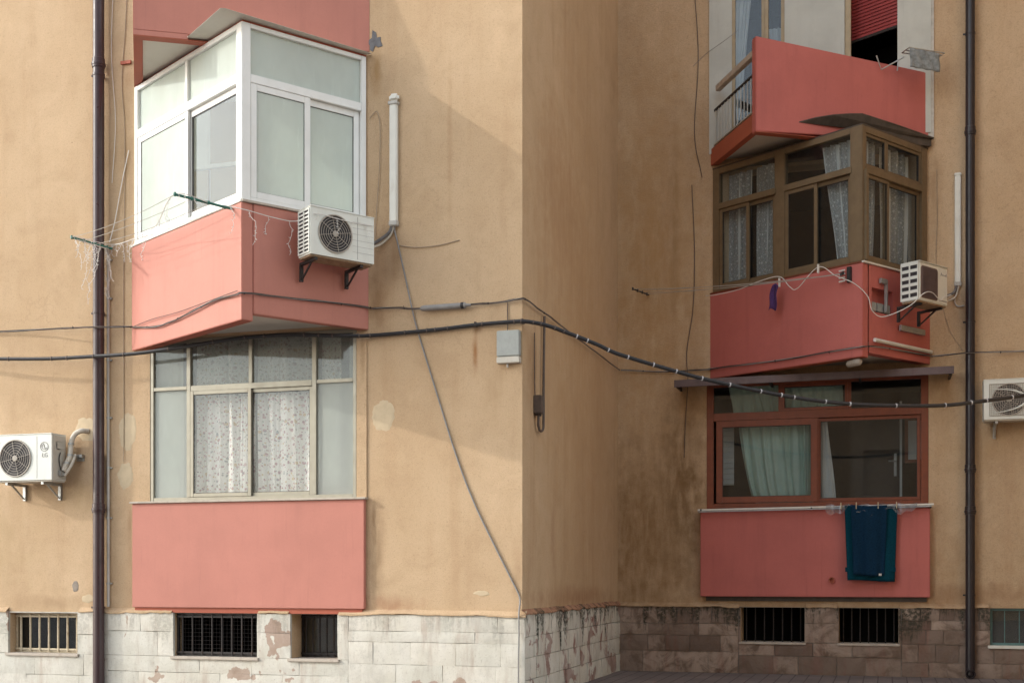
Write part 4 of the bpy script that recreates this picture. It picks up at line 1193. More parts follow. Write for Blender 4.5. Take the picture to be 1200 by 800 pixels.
def air_conditioner(loc, rz, w_, h_, d_, label, style, fan=None, louvre=None, right_louvre=False, brackets=(-.3, .3), tray=False, blades=True):
    o = empty('air_conditioner', loc, rz, label, 'air conditioner', 'wall-mounted air conditioner units')
    x0, x1, y0, y1 = -w_ / 2, w_ / 2, -d_, 0
    mb = MB()
    if style in ('round', 'swoosh'):
        cx, cz, r = fan
        mb.add([(x0, y0, 0), (x1, y0, 0), (x1, y1, 0), (x0, y1, 0), (x0, y0, h_), (x1, y0, h_), (x1, y1, h_), (x0, y1, h_)], [(0, 3, 2, 1), (4, 5, 6, 7), (1, 2, 6, 5), (2, 3, 7, 6), (3, 0, 4, 7)])
        rect_with_hole(mb, x0, x1, 0, h_, cx, cz, r, y0)
        mb.build('casing', M['ac_white'], o, local=True)
        MB().lathe((cx, y0 + .0, cz), (0, 1, 0), [(.001, r), (.10, r * .97), (.101, .001)], 40).build('fan_well', M['ac_dark'], o, local=True, smooth=True)
        g_ = MB()
        for k in range(7): g_.tube([(cx + r * (.16 + .14 * k) * math.cos(a), y0 - .012 + .004 * (k == 6), cz + r * (.16 + .14 * k) * math.sin(a)) for a in [2 * math.pi * i / 36 for i in range(36)]], .0032 if k < 6 else .010, 5, closed=True)
        for k in range(8):
            a = 2 * math.pi * k / 8 + .2
            g_.tube([(cx + r * .12 * math.cos(a), y0 - .014, cz + r * .12 * math.sin(a)), (cx + r * math.cos(a), y0 - .010, cz + r * math.sin(a))], .0035, 5)
        g_.lathe((cx, y0 - .008, cz), (0, -1, 0), [(0, r * .17), (.010, r * .16), (.012, r * .08)], 20)
        g_.build('fan_guard', M['ac_guard'], o, local=True, smooth=True)
        f_ = MB().lathe((cx, y0 + .07, cz), (0, -1, 0), [(0, r * .24), (.035, r * .24), (.045, r * .18)], 20)
        for k in range(3):
            a = 2 * math.pi * k / 3 + .5; pts = []
            for q, (rad, da, yy) in enumerate([(.2, -.35, .05), (.92, -.50, .06), (.95, .0, .045), (.92, .42, .03), (.2, .45, .035)]):
                pts.append((cx + r * rad * math.cos(a + da), y0 + yy, cz + r * rad * math.sin(a + da)))
            f_.add(pts + [(p[0], p[1] + .006, p[2]) for p in pts], [tuple(range(5)), tuple(range(9, 4, -1))] + [(i, (i + 1) % 5, 5 + (i + 1) % 5, 5 + i) for i in range(5)])
        f_.build('fan', M['ac_fan'], o, local=True)
    else:                              # upright unit, one rounded rectangular grille with fine bars
        mb.box(x0, x1, y0, y1, 0, h_).build('casing', M['ac_white'], o, local=True, bevel=.014, smooth=True, seg=3)
        gx0, gx1, gz0, gz1 = x0 + w_ * .045, x0 + w_ * .64, .035, h_ - .05
        k = 10; pts = []
        for (cx_, cz_, a0) in ((gx1 - .05, gz1 - .05, 0), (gx0 + .05, gz1 - .05, 90), (gx0 + .05, gz0 + .05, 180), (gx1 - .05, gz0 + .05, 270)):
            for i in range(6):
                an = R(a0 + 18 * i); pts.append((cx_ + .05 * math.cos(an), cz_ + .05 * math.sin(an)))
        nn = len(pts)
        MB().add([(x, y0 - .004, z) for x, z in pts] + [(x, y0 + .002, z) for x, z in pts], [tuple(range(nn))] + [(i, (i + 1) % nn, nn + (i + 1) % nn, nn + i) for i in range(nn)]).build('grille_panel', M['ac_mauve'], o, local=True)
        for i in range(14):
            x = gx0 + .03 + (gx1 - gx0 - .06) * i / 13
            MB().box(x - .004, x + .004, y0 - .014, y0 - .0045, gz0 + .02, gz1 - .02).build('grille_bar', M['ac_mauve'], o, local=True)
    # raised lines of the front panel
    if style == 'round':
        MB().box(x1 - .225, x1 - .219, y0 - .002, y0 + .001, .02, h_ - .02).build('panel_joint', M['ac_print'], o, local=True)
    MB().box(x0 - .006, x1 + .006, y0 - .008, y1 + .004, h_ + .0005, h_ + .014).build('top_cover', M['ac_white'], o, local=True, bevel=.005)
    MB().box(x0 + .01, x1 - .01, y0 + .02, y1 - .01, -.02, -.001).build('base_tray', M['ac_rust'] if tray else M['ac_side'], o, local=True)
    MB().box(x1 + .0008, x1 + .004, y0 + .03, y1 - .005, .01, h_ - .01).build('side_panel', M['ac_side'], o, local=True)
    if louvre:
        nx, nz = louvre
        MB().box(x0 - .003, x0 - .0008, y0 + .02, y1 - .015, .03, h_ - .02).build('coil', M['ac_dark'], o, local=True)
        g_ = MB()
        for i in range(nx + 1):
            y = y0 + .02 + (d_ - .035) * i / nx
            g_.box(x0 - .014, x0 - .0035, y - .009, y + .009, .02, h_ - .01)
        for j in range(nz + 1):
            z = .03 + (h_ - .05) * j / nz
            t_ = .22 * (h_ - .05) / nz
            g_.box(x0 - .012, x0 - .0036, y0 + .012, y1 - .006, z - t_, z + t_)
        g_.build('louvre', M['ac_white'], o, local=True)
    for bx in brackets:
        b_ = MB().box(bx - .018, bx + .018, y0 + .03, .12, -.055, -.022)
        b_.box(bx - .02, bx + .02, .085, .12, -.24, -.056)
        b_.hexa([(bx - .008, y0 + .12, -.055), (bx + .008, y0 + .12, -.055), (bx + .008, y0 + .16, -.055), (bx - .008, y0 + .16, -.055), (bx - .008, .07, -.22), (bx + .008, .07, -.22), (bx + .008, .10, -.22), (bx - .008, .10, -.22)])
        b_.build('bracket', M['iron_dark'] if tray else M['steel'], o, local=True)
    return o


TX = lambda x, y, z: Matrix.Translation((x, y, z)) @ Matrix.Rotation(R(90), 4, 'X')
# 1: unit at the left edge of the picture
ac = air_conditioner((-6.615, -.12, 2.735), 0, .87, .585, .29, 'white air conditioner with a round fan and circle emblem at the left edge', 'round', fan=(-.115, .285, .235), brackets=(-.28, .27))
text_mesh('LG', .075, M['ac_print'], ac, TX(.335, -.293, .315))
e_ = MB(); cx, cz = .325, .425
e_.tube([(cx + .058 * math.cos(a), -.2925, cz + .058 * math.sin(a)) for a in [2 * math.pi * i / 30 for i in range(30)]], .0045, 5, closed=True)
e_.tube([(cx + .035 * math.cos(a), -.2925, cz + .035 * math.sin(a)) for a in [R(100 + 27 * i) for i in range(10)]], .004, 5)
e_.tube([(cx, -.2925, cz + .03), (cx, -.2925, cz - .02), (cx + .02, -.2925, cz - .02)], .004, 5)
e_.build('emblem', M['ac_print'], ac, local=True)
MB().box(-.425, -.36, -.2925, -.290, .485, .50).build('print', M['ac_print'], ac, local=True)
MB().box(.437, .45, -.20, -.11, .40, .50).build('terminal_cover', M['ac_side'], ac, local=True, bevel=.01)
MB().box(.437, .449, -.195, -.12, .43, .47).build('grip', M['ac_dark'], ac, local=True)
MB().box(.437, .475, -.17, -.08, .05, .13).build('valve_block', M['steel'], ac, local=True, bevel=.01)
MB().tube(spline([(.45, -.13, .36), (.452, -.16, .28), (.458, -.15, .18), (.46, -.12, .12)]), .007, 6).build('wire', M['cable_black'], ac, local=True, smooth=True)
hs = spline([(-6.145, -.22, 2.86), (-6.12, -.20, 2.94), (-6.09, -.16, 3.05), (-6.10, -.12, 3.22), (-6.06, -.10, 3.34), (-5.98, -.07, 3.39), (-5.92, -.0, 3.39)])
MB().tube(hs, .034, 10).build('hose', M['hose'], ac, smooth=True)
MB().tube(spline([(-6.14, -.20, 2.80), (-6.06, -.16, 2.95), (-6.05, -.10, 3.08)]), .020, 8).build('hose', M['hose'], ac, smooth=True)
for p in hs[10:30:7]:
    MB().lathe(p, (0, 0, 1), [(-.014, .036), (-.014, .040), (.014, .040), (.014, .036)], 12).build('band', M['steel'], ac)
st_ = empty('wall_bracket', (-6.02, 0, 3.03), 0, 'small steel angle bracket on the wall beside the left-edge air conditioner', 'bracket')
MB().box(-6.10, -5.98, -.06, -.002, 3.045, 3.085).box(-6.10, -5.98, -.012, -.001, 3.0, 3.044).build('angle', M['steel'], st_, bevel=.003)
# 2: unit on the short face of the white glazed balcony
p = F2.p(1.055, .16, 5.165)
ac = air_conditioner(p, F2.rz, .835, .535, .29, 'white air conditioner with fairy lights hanging over it under the white windows', 'round', fan=(-.10, .27, .215), louvre=(2, 11), brackets=(-.33, .27), tray=True)
for z in (.10, .17, .24, .31, .38, .45):
    MB().box(.13, .41, -.2915, -.2905, z, z + .003).build('panel_line', M['ac_print'], ac, local=True)
# 3: unit on the short face of the bronze glazed balcony
p = G2.p(.895, .25, 5.335)
ac = air_conditioner(p, G2.rz, .70, .535, .30, 'boxy white air conditioner with a mauve grille under the bronze windows', 'square', louvre=(2, 5), brackets=(-.25, .25), tray=True)
MB().box(-.385, -.36, .20, .245, -.09, .36).build('mounting_frame', M['steel'], ac, local=True)
MB().box(-.52, -.37, .20, .24, .30, .37).build('mounting_arm', M['steel'], ac, local=True, bevel=.005)
mk = spline([(.17, -.3018, .40), (.19, -.3018, .45), (.20, -.3018, .41), (.215, -.3018, .43), (.225, -.3018, .41), (.245, -.3018, .43), (.255, -.3018, .41), (.28, -.3018, .43), (.29, -.3018, .41), (.31, -.3018, .45), (.315, -.3018, .405)], 4)
MB().tube(mk, .0035, 5).build('script_mark', M['ac_print'], ac, local=True)
MB().box(.14, .34, -.3015, -.3005, .045, .065).build('print', M['ac_print'], ac, local=True)
MB().fbox(G2, .85, 1.45, .02, .06, 5.02, 5.10).build('mounting_rail', M['steel'], ac)
# 4: unit at the right edge
ac = air_conditioner((5.835, D - .12, 3.735), 0, .82, .56, .28, 'white air conditioner with a curved white stripe at the right edge', 'swoosh', fan=(-.075, .275, .225), brackets=(-.24, .28))
g_ = MB()
for i in range(17): g_.tube([(-.335, -.287, .055 + .0275 * i), (.185, -.287, .055 + .0275 * i)], .0024, 4)
for i in range(19): g_.tube([(-.335 + .029 * i, -.285, .05), (-.335 + .029 * i, -.285, .50)], .0024, 4)
g_.tube([(-.335, -.288, .05), (.185, -.288, .05), (.185, -.288, .50), (-.335, -.288, .50)], .006, 5, closed=True)
g_.build('wire_grille', M['ac_guard'], ac, local=True)
sw = MB(); up_ = [(-.30, .425), (-.14, .42), (0, .395), (.10, .35), (.155, .30), (.165, .27), (.155, .235), (.10, .185), (0, .14), (-.14, .105), (-.26, .09)]
sw.tube(spline([(x, -.295, z) for x, z in up_], 5), [.006 + .016 * math.sin(math.pi * i / 50) ** 2 for i in range(51)], 6)
sw.build('curved_stripe', M['ac_white'], ac, local=True, smooth=True)

# ================================================================== boxes on the wall
o = empty('junction_box', (-.15, 0, 3.99), 0, 'grey metal junction box near the corner of the front wall', 'junction box')
MB().box(-.290, -.012, -.085, -.001, 4.065, 4.365).build('box_body', M['box_grey'], o, bevel=.008)
MB().box(-.290, -.012, -.088, -.001, 3.985, 4.058).build('lower_cover', M['ac_side'], o, bevel=.006)
MB().tube([(-.17, -.03, 3.985), (-.17, -.03, 3.94)], .012, 8).build('cable_gland', M['steel'], o)
MB().tube(spline([(-.175, -.02, 4.37), (-.17, -.02, 4.46), (-.176, -.015, 4.56), (-.172, -.02, 4.70)]), .006, 6).build('feed_wire', M['cable_brown'], o, smooth=True)
o = empty('junction_box', (.05, .52, 3.46), 0, 'small dark junction box on the side wall with a looped cable', 'junction box')
MB().box(.001, .095, .47, .60, 3.46, 3.68).build('box_body', M['cable_brown'], o, bevel=.008)
MB().box(.03, .07, .475, .59, 3.435, 3.459).build('cable_gland', M['iron_dark'], o)
MB().tube(spline([(.05, .53, 3.44), (.045, .54, 3.32), (.05, .62, 3.26), (.05, .74, 3.30), (.045, .78, 3.42), (.04, .80, 3.9), (.04, .82, 4.4), (.04, .84, 4.70)]), .016, 8).build('looped_cable', M['cable_brown'], o, smooth=True)
MB().tube(spline([(.02, .48, 3.68), (.02, .46, 3.9), (.02, .45, 4.2), (.03, .42, 4.42)]), .007, 6).build('feed_wire', M['cable_brown'], o, smooth=True)


# ================================================================== cables
def cable(name, pts, r, mat, label, k=8, n=8, ties=None, tmat=None, strands=0, tie_len=.014, seed=1):
    o = empty(name, pts[0], 0, label, 'cable', 'cables strung along the building')
    path = spline(pts, k)
    MB().tube(path, r, n).build('sheath', mat, o, smooth=True)
    rr = random.Random(seed)
    for q in range(strands):
        ph = rr.uniform(0, 6.28)
        pp = [p + Vector((0, -math.cos(i * .55 + ph) * r * 1.4, math.sin(i * .55 + ph) * r * 1.5)) for i, p in enumerate(path)]
        MB().tube(pp, r * .55, 5).build('strand', [M['cable_black'], M['cable_brown'], M['cable_grey']][q % 3], o, smooth=True)
    if ties:
        i = 3
        while i < len(path) - 2:
            d = (path[i + 1] - path[i]).normalized()
            t_ = MB().lathe(path[i], d, [(-tie_len / 2, r + .001), (-tie_len / 2, r + .005), (tie_len / 2, r + .005), (tie_len / 2, r + .001)], 8)
            if rr.random() < .5: t_.tube([path[i], path[i] + Vector((rr.uniform(-.01, .01), -.01, rr.choice((-1, 1)) * rr.uniform(.02, .04)))], .003, 4)
            t_.build('tie', tmat or (M['tie'] if path[i].x > .5 else M['cable_brown']), o)
            i += max(2, int(ties * rr.uniform(.4, 1.7)))
    return o


thick = [(-9.2, -.1, 4.50), (-8.0, -.12, 4.42), (-7.2, -.20, 4.37), (-6.4, -.23, 4.325), (-5.75, -.25, 4.315), (-5.0, -.30, 4.309), (-4.26, -.30, 4.362), (-3.55, -.30, 4.420), (-2.85, -.30, 4.423), (-2.17, -.22, 4.387), (-1.9, -.06, 4.406), (-1.39, -.05, 4.418), (-.96, -.05, 4.434), (-.53, -.05, 4.459), (-.11, -.06, 4.465), (.06, -.05, 4.46)]
hang = [(.273, .063, 4.426), (.526, .204, 4.338), (.817, .365, 4.225), (1.038, .487, 4.125), (1.559, .776, 3.975), (2.031, 1.038, 3.855), (2.705, 1.412, 3.725), (3.295, 1.738, 3.645), (3.896, 2.071, 3.615), (4.715, 2.525, 3.636), (5.238, 2.815, 3.708), (5.769, 3.110, 3.802), (6.5, 3.52, 3.96), (7.28, 3.95, 4.16)]
c_ = cable('service_cable', thick + hang, .024, M['cable_black'], 'thick black cable sagging across the whole front and recess', ties=5, seed=4)
for x in (-.56, .02):
    MB().box(x - .012, x + .012, -.075, -.001, 4.44, 4.49).build('wall_hook', M['iron_dark'], c_)
thin = [(-9.2, -.05, 4.83), (-7.27, -.04, 4.77), (-6.47, -.10, 4.735), (-5.75, -.22, 4.705), (-5.25, -.08, 4.700)]
on1 = [F1.p(s, .03, z) for s, z in ((.10, 4.70), (.75, 4.61), (1.1, 4.615), (1.6, 4.66), (2.2, 4.705), (2.62, 4.70))]
on2 = [F2.p(s, .03, z) for s, z in ((.02, 4.70), (.4, 4.722), (1.0, 4.738), (1.62, 4.752))]
rest = [(-1.85, -.05, 4.735), (-1.51, -.05, 4.716), (-1.26, -.055, 4.697), (-.61, -.055, 4.697), (-.30, -.04, 4.71), (-.05, -.04, 4.725)]
side = [(.05, .02, 4.73), (.05, .6, 4.728), (.06, 1.1, 4.732), (.06, 2.2, 4.73), (.06, 3.6, 4.735), (.05, D - .10, 4.755)]
cable('telephone_cable', thin + on1 + on2 + rest + side, .0075, M['cable_brown'], 'thin bundled brown cable passing round the white-glazed balcony and corner', k=5, n=6, strands=3, ties=9, tmat=M['iron_dark'], seed=3)
cable('telephone_cable', [F1.p(.02, .025, 4.70), F1.p(.6, .03, 4.72), F1.p(1.3, .03, 4.705), F1.p(2.0, .03, 4.72), F1.p(2.66, .03, 4.735)], .005, M['cable_brown'], 'taut thin wire above the slack cable on the sunlit balcony face', k=5, n=5)
bk = [(.06, D - .05, 4.757), (.77, D - .04, 4.707), (1.44, D - .04, 4.702)] + [G1.p(s, .03, z) for s, z in ((.05, 4.715), (.8, 4.688), (1.7, 4.683), (2.55, 4.69))] + [G2.p(s, .03, z) for s, z in ((.03, 4.70), (.6, 4.735), (1.6, 4.745))] + [(4.76, D - .04, 4.743), (5.18, D - .21, 4.733), (5.99, D - .04, 4.752), (7.25, D - .05, 4.80)]
cable('telephone_cable', bk, .008, M['cable_grey'], 'thin grey cable running round the bronze-glazed balcony', k=6, n=6, strands=2, ties=11, tmat=M['iron_dark'], seed=7)
o = empty('cable_splice', (-.93, -.06, 4.68), 0, 'grey sausage-shaped cable splice left of the junction box', 'cable splice')
MB().lathe((-1.255, -.062, 4.692), (1, 0, .004), [(0, .012), (.02, .028), (.06, .034), (.50, .034), (.52, .028), (.53, .036), (.57, .036), (.58, .022), (.64, .014)], 16).build('sleeve', M['cable_grey'], o, smooth=True)
MB().lathe((-.735, -.062, 4.694), (1, 0, .004), [(0, .0355), (.0, .039), (.035, .039), (.035, .0355)], 16).build('end_cap', M['cable_black'], o, smooth=True)
cable('wall_cable', [(-1.60, -.03, 5.72), (-1.596, -.02, 5.645), (-1.563, -.014, 5.508), (-1.452, -.014, 5.037), (-1.375, -.03, 4.72), (-1.298, -.014, 4.411), (-1.08, -.014, 3.735), (-.81, -.014, 2.911), (-.585, -.014, 2.349), (-.331, -.014, 1.842), (-.121, -.014, 1.44), (-.027, -.016, 1.24), (-.020, -.075, 1.05), (-.018, -.078, .8), (-.024, -.078, .4), (-.02, -.078, .0)], .0095, M['cable_grey'], 'slanting grey cable crossing the front wall down to the corner', k=6)
cable('wall_cable', [(-1.56, -.012, 5.486), (-1.38, -.012, 5.448), (-1.187, -.012, 5.436), (-.98, -.012, 5.45), (-.776, -.008, 5.486)], .0055, M['cable_tan'], 'short thin cable curving right from the white pipe duct', k=6, n=6)
cable('wall_cable', [(-5.30, -.01, 9.6), (-5.36, -.01, 8.6), (-5.41, -.01, 7.9), (-5.37, -.01, 7.3), (-5.37, -.01, 6.4), (-5.385, -.01, 5.2), (-5.38, -.01, 3.4), (-5.385, -.02, 2.98)], .005, M['cable_tan'], 'tan wire running down between the downpipe and the sunlit balconies', n=5)
cable('wall_cable', [(-5.52, -.02, 9.4), (-5.56, -.02, 8.3), (-5.50, -.02, 7.4), (-5.55, -.02, 6.6)], .004, M['cable_white'], 'slack pale wire beside the brown downpipe near the top', n=5)
cable('wall_cable', [(-1.93, -.02, 7.05), (-1.83, -.02, 7.12), (-1.79, -.02, 6.9), (-1.80, -.02, 6.4), (-1.83, -.02, 6.0), (-1.86, -.02, 5.6)], .005, M['cable_tan'], 'looped wire hanging at the right edge of the white windows', n=5)
cable('wall_cable', [(1.20, D - .01, 10.9), (1.28, D - .01, 9.6), (1.22, D - .01, 8.4), (1.34, D - .01, 7.7)], .006, M['cable_brown'], 'loose wire left of the railed balcony', n=5)
cable('wall_cable', [(1.18, D - .012, 7.6), (1.22, D - .012, 6.6), (1.20, D - .012, 5.7), (1.10, D - .012, 5.0), (1.12, D - .03, 4.55), (1.08, D - .02, 3.9), (1.06, D - .012, 3.35)], .006, M['cable_brown'], 'dark wire dropping left of the bronze windows', n=5)
cable('wall_cable', [(4.80, D - .01, 7.5), (4.81, D - .01, 6.8), (4.80, D - .01, 6.0), (4.95, D - .01, 5.2), (5.16, D - .01, 4.80)], .004, M['cable_tan'], 'thin wire between the bronze windows and the dark downpipe', n=5)
cable('wall_cable', [(1.90, D - .06, 9.9), (1.70, D - .10, 9.75), (1.50, D - .05, 9.66), (1.40, D - .01, 9.62), (1.2, D - .01, 9.45)], .004, M['cable_grey'], 'thin sagging wire above the railing', n=5)

# ================================================================== clothes lines
def clothesline(b_in0, b_out0, b_in1, b_out1, nl, mat, label, bar_r=.016):
    o = empty('clothesline', b_in0, 0, label, 'clothesline', 'clotheslines')
    b_in0, b_out0, b_in1, b_out1 = map(Vector, (b_in0, b_out0, b_in1, b_out1))
    for a, b in ((b_in0, b_out0), (b_in1, b_out1)):
        MB().tube([a, b], bar_r, 8).build('bar', mat, o, smooth=True)
        for i in range(nl + 1):
            p = a.lerp(b, .12 + .86 * i / nl)
            MB().lathe(p, (0, 0, 1), [(-.022, .008), (-.02, .014), (.02, .014), (.026, .006)], 8).build('hook', mat, o)
    for i in range(nl + 1):
        t_ = .12 + .86 * i / nl
        a = b_in0.lerp(b_out0, t_); b = b_in1.lerp(b_out1, t_)
        sag = .03 + .02 * (i % 2)
        pts = [a.lerp(b, k / 14) - Vector((0, 0, sag * 4 * (k / 14) * (1 - k / 14))) for k in range(15)]
        MB().tube(pts, .0035, 5).build('line', M['line'], o, smooth=True)
    return o


clothesline((-5.55, -.02, 5.745), (-5.75, -.60, 5.76), (-3.10, -1.26, 5.70), (-3.49, -1.85, 5.73), 3, M['green'], 'clothesline on green bars in front of the white glazed balcony')
cl0, cl1 = Vector((.50, D - .01, 5.93)), Vector((.36, D - .62, 5.90))
clothesline(cl0, cl1, G1.p(2.42, .06, 5.76), G1.p(2.44, .16, 5.72), 3, M['bracket'], 'clothesline with black brackets in front of the bronze-glazed balcony', .012)
o = empty('laundry_bracket', G1.p(2.45, 0, 5.7), 0, 'black bracket with pale knobs near the point of the bronze-glazed balcony', 'bracket')
MB().fbox(G1, 2.46, 2.52, .001, .05, 5.62, 5.84).build('plate', M['bracket'], o, bevel=.005)
for k in range(4):
    MB().tube([G1.p(2.44, .055, 5.65 + .05 * k), G1.p(2.36, .085, 5.64 + .05 * k)], .012, 8).build('knob', M['curtain_pale'], o)
# purple cloth, pegs and white lead on the right-hand line
F_ = Face((1.46, D), AR)
pc = sheet(F_, lambda u, v: (1.31 + .12 * u - .06 * (1 - v) + .012 * math.sin(v * 7), .20 + .02 * math.sin(u * 6 + v * 3), 5.40 + .36 * v + .02 * math.sin(u * 5)), 8, 14, M['purple'], 'purple_cloth', solid=.008)
setup(pc, 'purple cloth pegged on the line in front of the bronze-glazed balcony', 'cloth')
for s, z, lab in ((1.44, 5.80, 'white peg holding the purple cloth'), (2.10, 5.88, 'white peg on the line right of the purple cloth')):
    setup(MB().fbox(F_, s - .012, s + .012, .19, .22, z - .09, z + .04).build('peg', M['cable_white'], None, bevel=.004), lab, 'peg', 'clothes pegs')
ld = [F_.p(.0, .10, 5.84), F_.p(.25, .18, 5.80), F_.p(.7, .2, 5.80), F_.p(1.1, .2, 5.86), F_.p(1.44, .2, 5.86), F_.p(1.62, .2, 5.68), F_.p(1.75, .2, 5.64), F_.p(2.1, .2, 5.88), F_.p(2.35, .15, 5.72), F_.p(2.60, .08, 5.58), G2.p(.05, .05, 5.40), G2.p(.12, .08, 5.20), G2.p(.30, .14, 5.13), G2.p(.48, .42, 5.25), G2.p(.60, .58, 5.42), G2.p(.80, .585, 5.46), G2.p(1.0, .585, 5.38), G2.p(1.10, .58, 5.44), G2.p(1.3, .57, 5.50)]
cable('extension_lead', ld, .0062, M['cable_white'], 'loose white lead looping across the bronze-glazed balcony and its air conditioner', k=8, n=6)

# fairy lights: one string along the green line, one across the air conditioner
def fairy_lights(path, drops, dmin, dmax, label, seed):
    rr = random.Random(seed)
    o = empty('fairy_lights', path[0], 0, label, 'fairy lights', 'icicle fairy lights')
    w_ = MB().tube(spline(path, 5), .005, 5); b_ = MB()
    sp_ = spline(path, 12)
    for k in range(drops):
        p = sp_[int((k + .5) / drops * (len(sp_) - 1))].copy() + Vector((rr.uniform(-.03, .03), 0, 0))
        L_ = rr.uniform(dmin, dmax); n_ = int(L_ / .035); pts = [p.copy()]
        vx = 0
        for i in range(n_):
            vx = vx * .6 + rr.uniform(-.022, .022)
            p = p + Vector((vx, rr.uniform(-.008, .008), -.033)); pts.append(p.copy())
            if rr.random() < .7:
                q = p + Vector((rr.choice((-1, 1)) * rr.uniform(.012, .028), rr.uniform(-.012, .004), rr.uniform(-.015, .018)))
                b_.tube([p, q], [.0025, .0035], 5)
        if len(pts) > 2: w_.tube(pts, .0027, 5)
    w_.build('wire', M['cable_white'], o, smooth=True); b_.build('bulbs', M['bulb'], o)['kind'] = 'stuff'
    return o


fairy_lights([(-5.75, -.60, 5.78), (-5.60, -.30, 5.77), (-5.55, -.02, 5.80), (-5.0, -.45, 5.70), (-4.3, -.95, 5.69), (-3.49, -1.82, 5.74), (-3.2, -1.38, 5.70)], 30, .06, .40, 'fairy lights draped over the green-barred clothesline', 5)
fairy_lights([(-5.72, -.5, 5.77), (-5.66, -.25, 5.74), (-5.58, -.05, 5.74), (-5.57, -.2, 5.72), (-5.70, -.55, 5.74)], 11, .20, .80, 'tangle of fairy lights hanging beside the brown downpipe', 9)
fairy_lights([(-3.12, -1.42, 5.70), F2.p(.02, .06, 5.64), F2.p(.35, .07, 5.61), F2.p(.62, .12, 5.60), F2.p(.68, .46, 5.62), F2.p(.95, .47, 5.61), F2.p(1.2, .47, 5.60), F2.p(1.45, .46, 5.61)], 9, .14, .46, 'fairy lights strung across the short pink face and air conditioner', 11)
cable('wall_cable', [(-5.56, -.06, 5.82), (-5.50, -.03, 6.1), (-5.40, -.02, 6.6), (-5.30, -.02, 7.0)], .006, M['cable_white'], 'white wire rising from the tangle of fairy lights', n=5)

# ================================================================== canopy over the brown window
o = empty('window_canopy', (3.0, D, 4.45), 0, 'flat mauve-brown metal canopy over the brown window', 'canopy')
MB().hexa([(1.0, D - .50, 4.44), (5.0, D - .50, 4.46), (5.0, D - .002, 4.50), (1.0, D - .002, 4.48), (1.0, D - .50, 4.465), (5.0, D - .50, 4.485), (5.0, D - .002, 4.525), (1.0, D - .002, 4.505)]).build('sheet', M['canopy'], o)
MB().hexa([(.985, D - .53, 4.375), (5.015, D - .53, 4.395), (5.015, D - .502, 4.395), (.985, D - .502, 4.375), (.985, D - .53, 4.485), (5.015, D - .53, 4.505), (5.015, D - .502, 4.505), (.985, D - .502, 4.485)]).build('fascia', M['canopy'], o, bevel=.004)
for x in (1.0, 2.4, 3.7, 4.96):
    MB().box(x, x + .03, D - .50, D - .002, 4.385, 4.438).build('bracket', M['iron_dark'], o)

# ================================================================== washing on the ground-floor rail
o = empty('drying_rail', (1.3, D - .2, 2.51), 0, 'pale drying rail along the top of the shaded ground-floor panel', 'rail')
MB().tube([(1.30, D - .20, 2.512), (4.75, D - .20, 2.545)], .018, 10).build('tube', M['pvc'], o, smooth=True)
MB().tube([(1.32, D - .235, 2.485), (4.72, D - .235, 2.515)], .008, 8).build('lower_tube', M['steel'], o, smooth=True)
for x in (1.34, 3.0, 4.70):
    MB().box(x, x + .02, D - .22, D - .10, 2.50, 2.53).build('support', M['iron_dark'], o)


def towel(s0, s1, zt, zb, n, mat, label, seed, amp, solid=.012, hem=True):
    def fn(u, v):
        s = s0 + (s1 - s0) * u; z = zb + (zt - zb) * v
        k = (1 - v)
        return (s + .02 * k * math.sin(3 * u + seed) + (.5 - u) * .05 * k, n + amp * (.4 + .6 * k) * (math.sin(u * 9.0 + seed + .7 * math.sin(v * 3)) + .45 * math.sin(u * 21 + 2 * seed + v)) + .01 * math.sin(v * 6 + seed), z + .012 * math.sin(u * 4 + seed))
    t_ = sheet(FB, fn, 30, 24, mat, 'towel', solid=solid)
    return setup(t_, label, 'towel', 'towels on the drying rail')


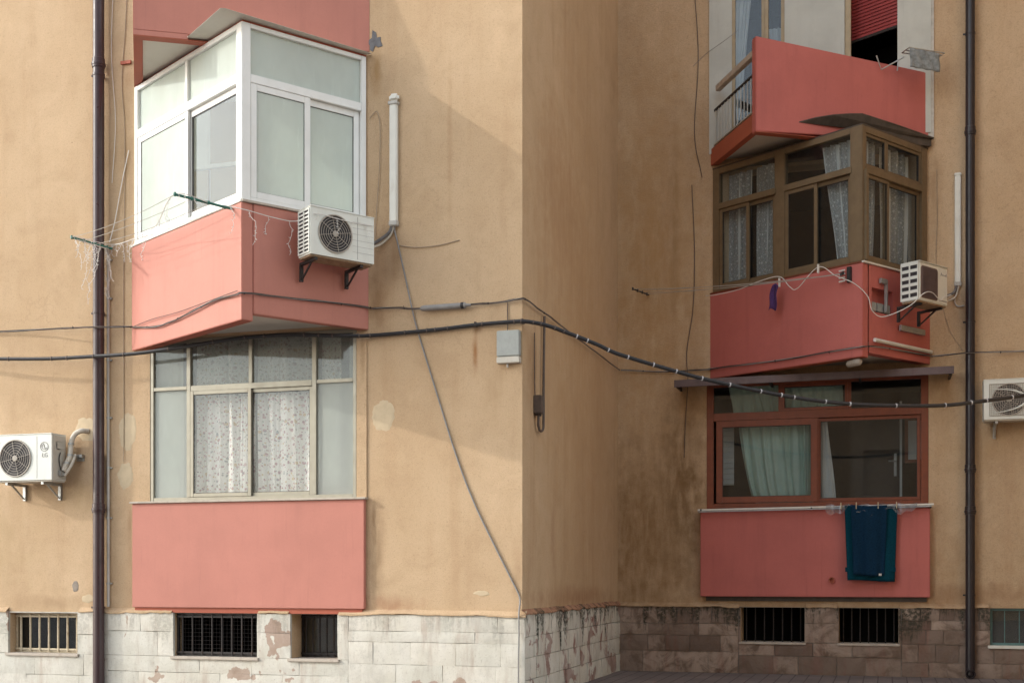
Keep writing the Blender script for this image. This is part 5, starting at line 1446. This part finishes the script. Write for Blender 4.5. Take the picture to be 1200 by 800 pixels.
t1 = towel(3.49, 4.245, 2.535, 1.425, .24, M['towel_teal'], 'long teal towel hanging behind a smaller navy one', 1.0, .022)
t2 = towel(3.58, 4.10, 2.545, 1.51, .295, M['towel_navy'], 'smaller navy towel hanging in front of the teal one', 2.2, .026)
MB().fbox(FB, 3.50, 4.22, .262, .266, 1.56, 1.63).build('border_band', M['towel_teal'], t1)
MB().fbox(FB, 4.08, 4.13, .268, .272, 1.43, 1.45).build('care_tag', M['curtain_pale'], t1)
MB().fbox(FB, 3.98, 4.02, .31, .315, 1.505, 1.535).build('care_tag', M['curtain_pale'], t2)
ps = sheet(FB, lambda u, v: (3.22 + 1.30 * u, .215 + .05 * abs(math.sin(u * 40)) * v + .06 * v, 2.56 - .10 * v * (1 + .5 * math.sin(u * 17) + .3 * math.sin(u * 41)) + .012 * math.sin(u * 33)), 60, 4, M['plastic'], 'plastic_sheet', smooth=False)
setup(ps, 'crumpled clear plastic sheet wrapped along the drying rail above the towels', 'plastic sheet')
for x, lab in ((3.44, 'orange peg left of the towels'), (3.66, 'orange peg on the left of the navy towel'), (3.97, 'orange peg on the right of the navy towel'), (4.23, 'orange peg at the right end of the teal towel')):
    setup(MB().box(x - .007, x + .007, D - .32, D - .19, 2.49, 2.59).build('peg', M['iron_pale'], None, bevel=.003), lab, 'peg', 'clothes pegs')
# small drying rack and grey cloth on the upper right balcony
H2b = H2
o = empty('drying_rack', H2b.p(2.2, .1, 8.95), 0, 'small folding drying rack clipped on the red upper balcony', 'drying rack')
for pts in ([H2b.p(1.90, .02, 9.09), H2b.p(1.96, .05, 8.88), H2b.p(2.25, .18, 9.04)], [H2b.p(2.24, .05, 9.06), H2b.p(2.22, .05, 8.89)], [H2b.p(2.22, .18, 9.10), H2b.p(2.80, .20, 9.08), H2b.p(2.80, .36, 9.08), H2b.p(2.22, .36, 9.10), H2b.p(2.22, .18, 9.10)], [H2b.p(2.22, .27, 9.10), H2b.p(2.80, .28, 9.08)]):
    MB().tube(pts, .010, 6).build('rod', M['steel'], o)
gc = sheet(H2b, lambda u, v: (2.23 + .48 * u, .375 + .012 * math.sin(u * 19 + v * 6), 8.82 - .03 * u + (.27 + .0 * u) * v), 18, 10, M['cloth_grey'], 'grey_cloth', solid=.008)
setup(gc, 'crumpled grey cloth on the small drying rack', 'cloth')
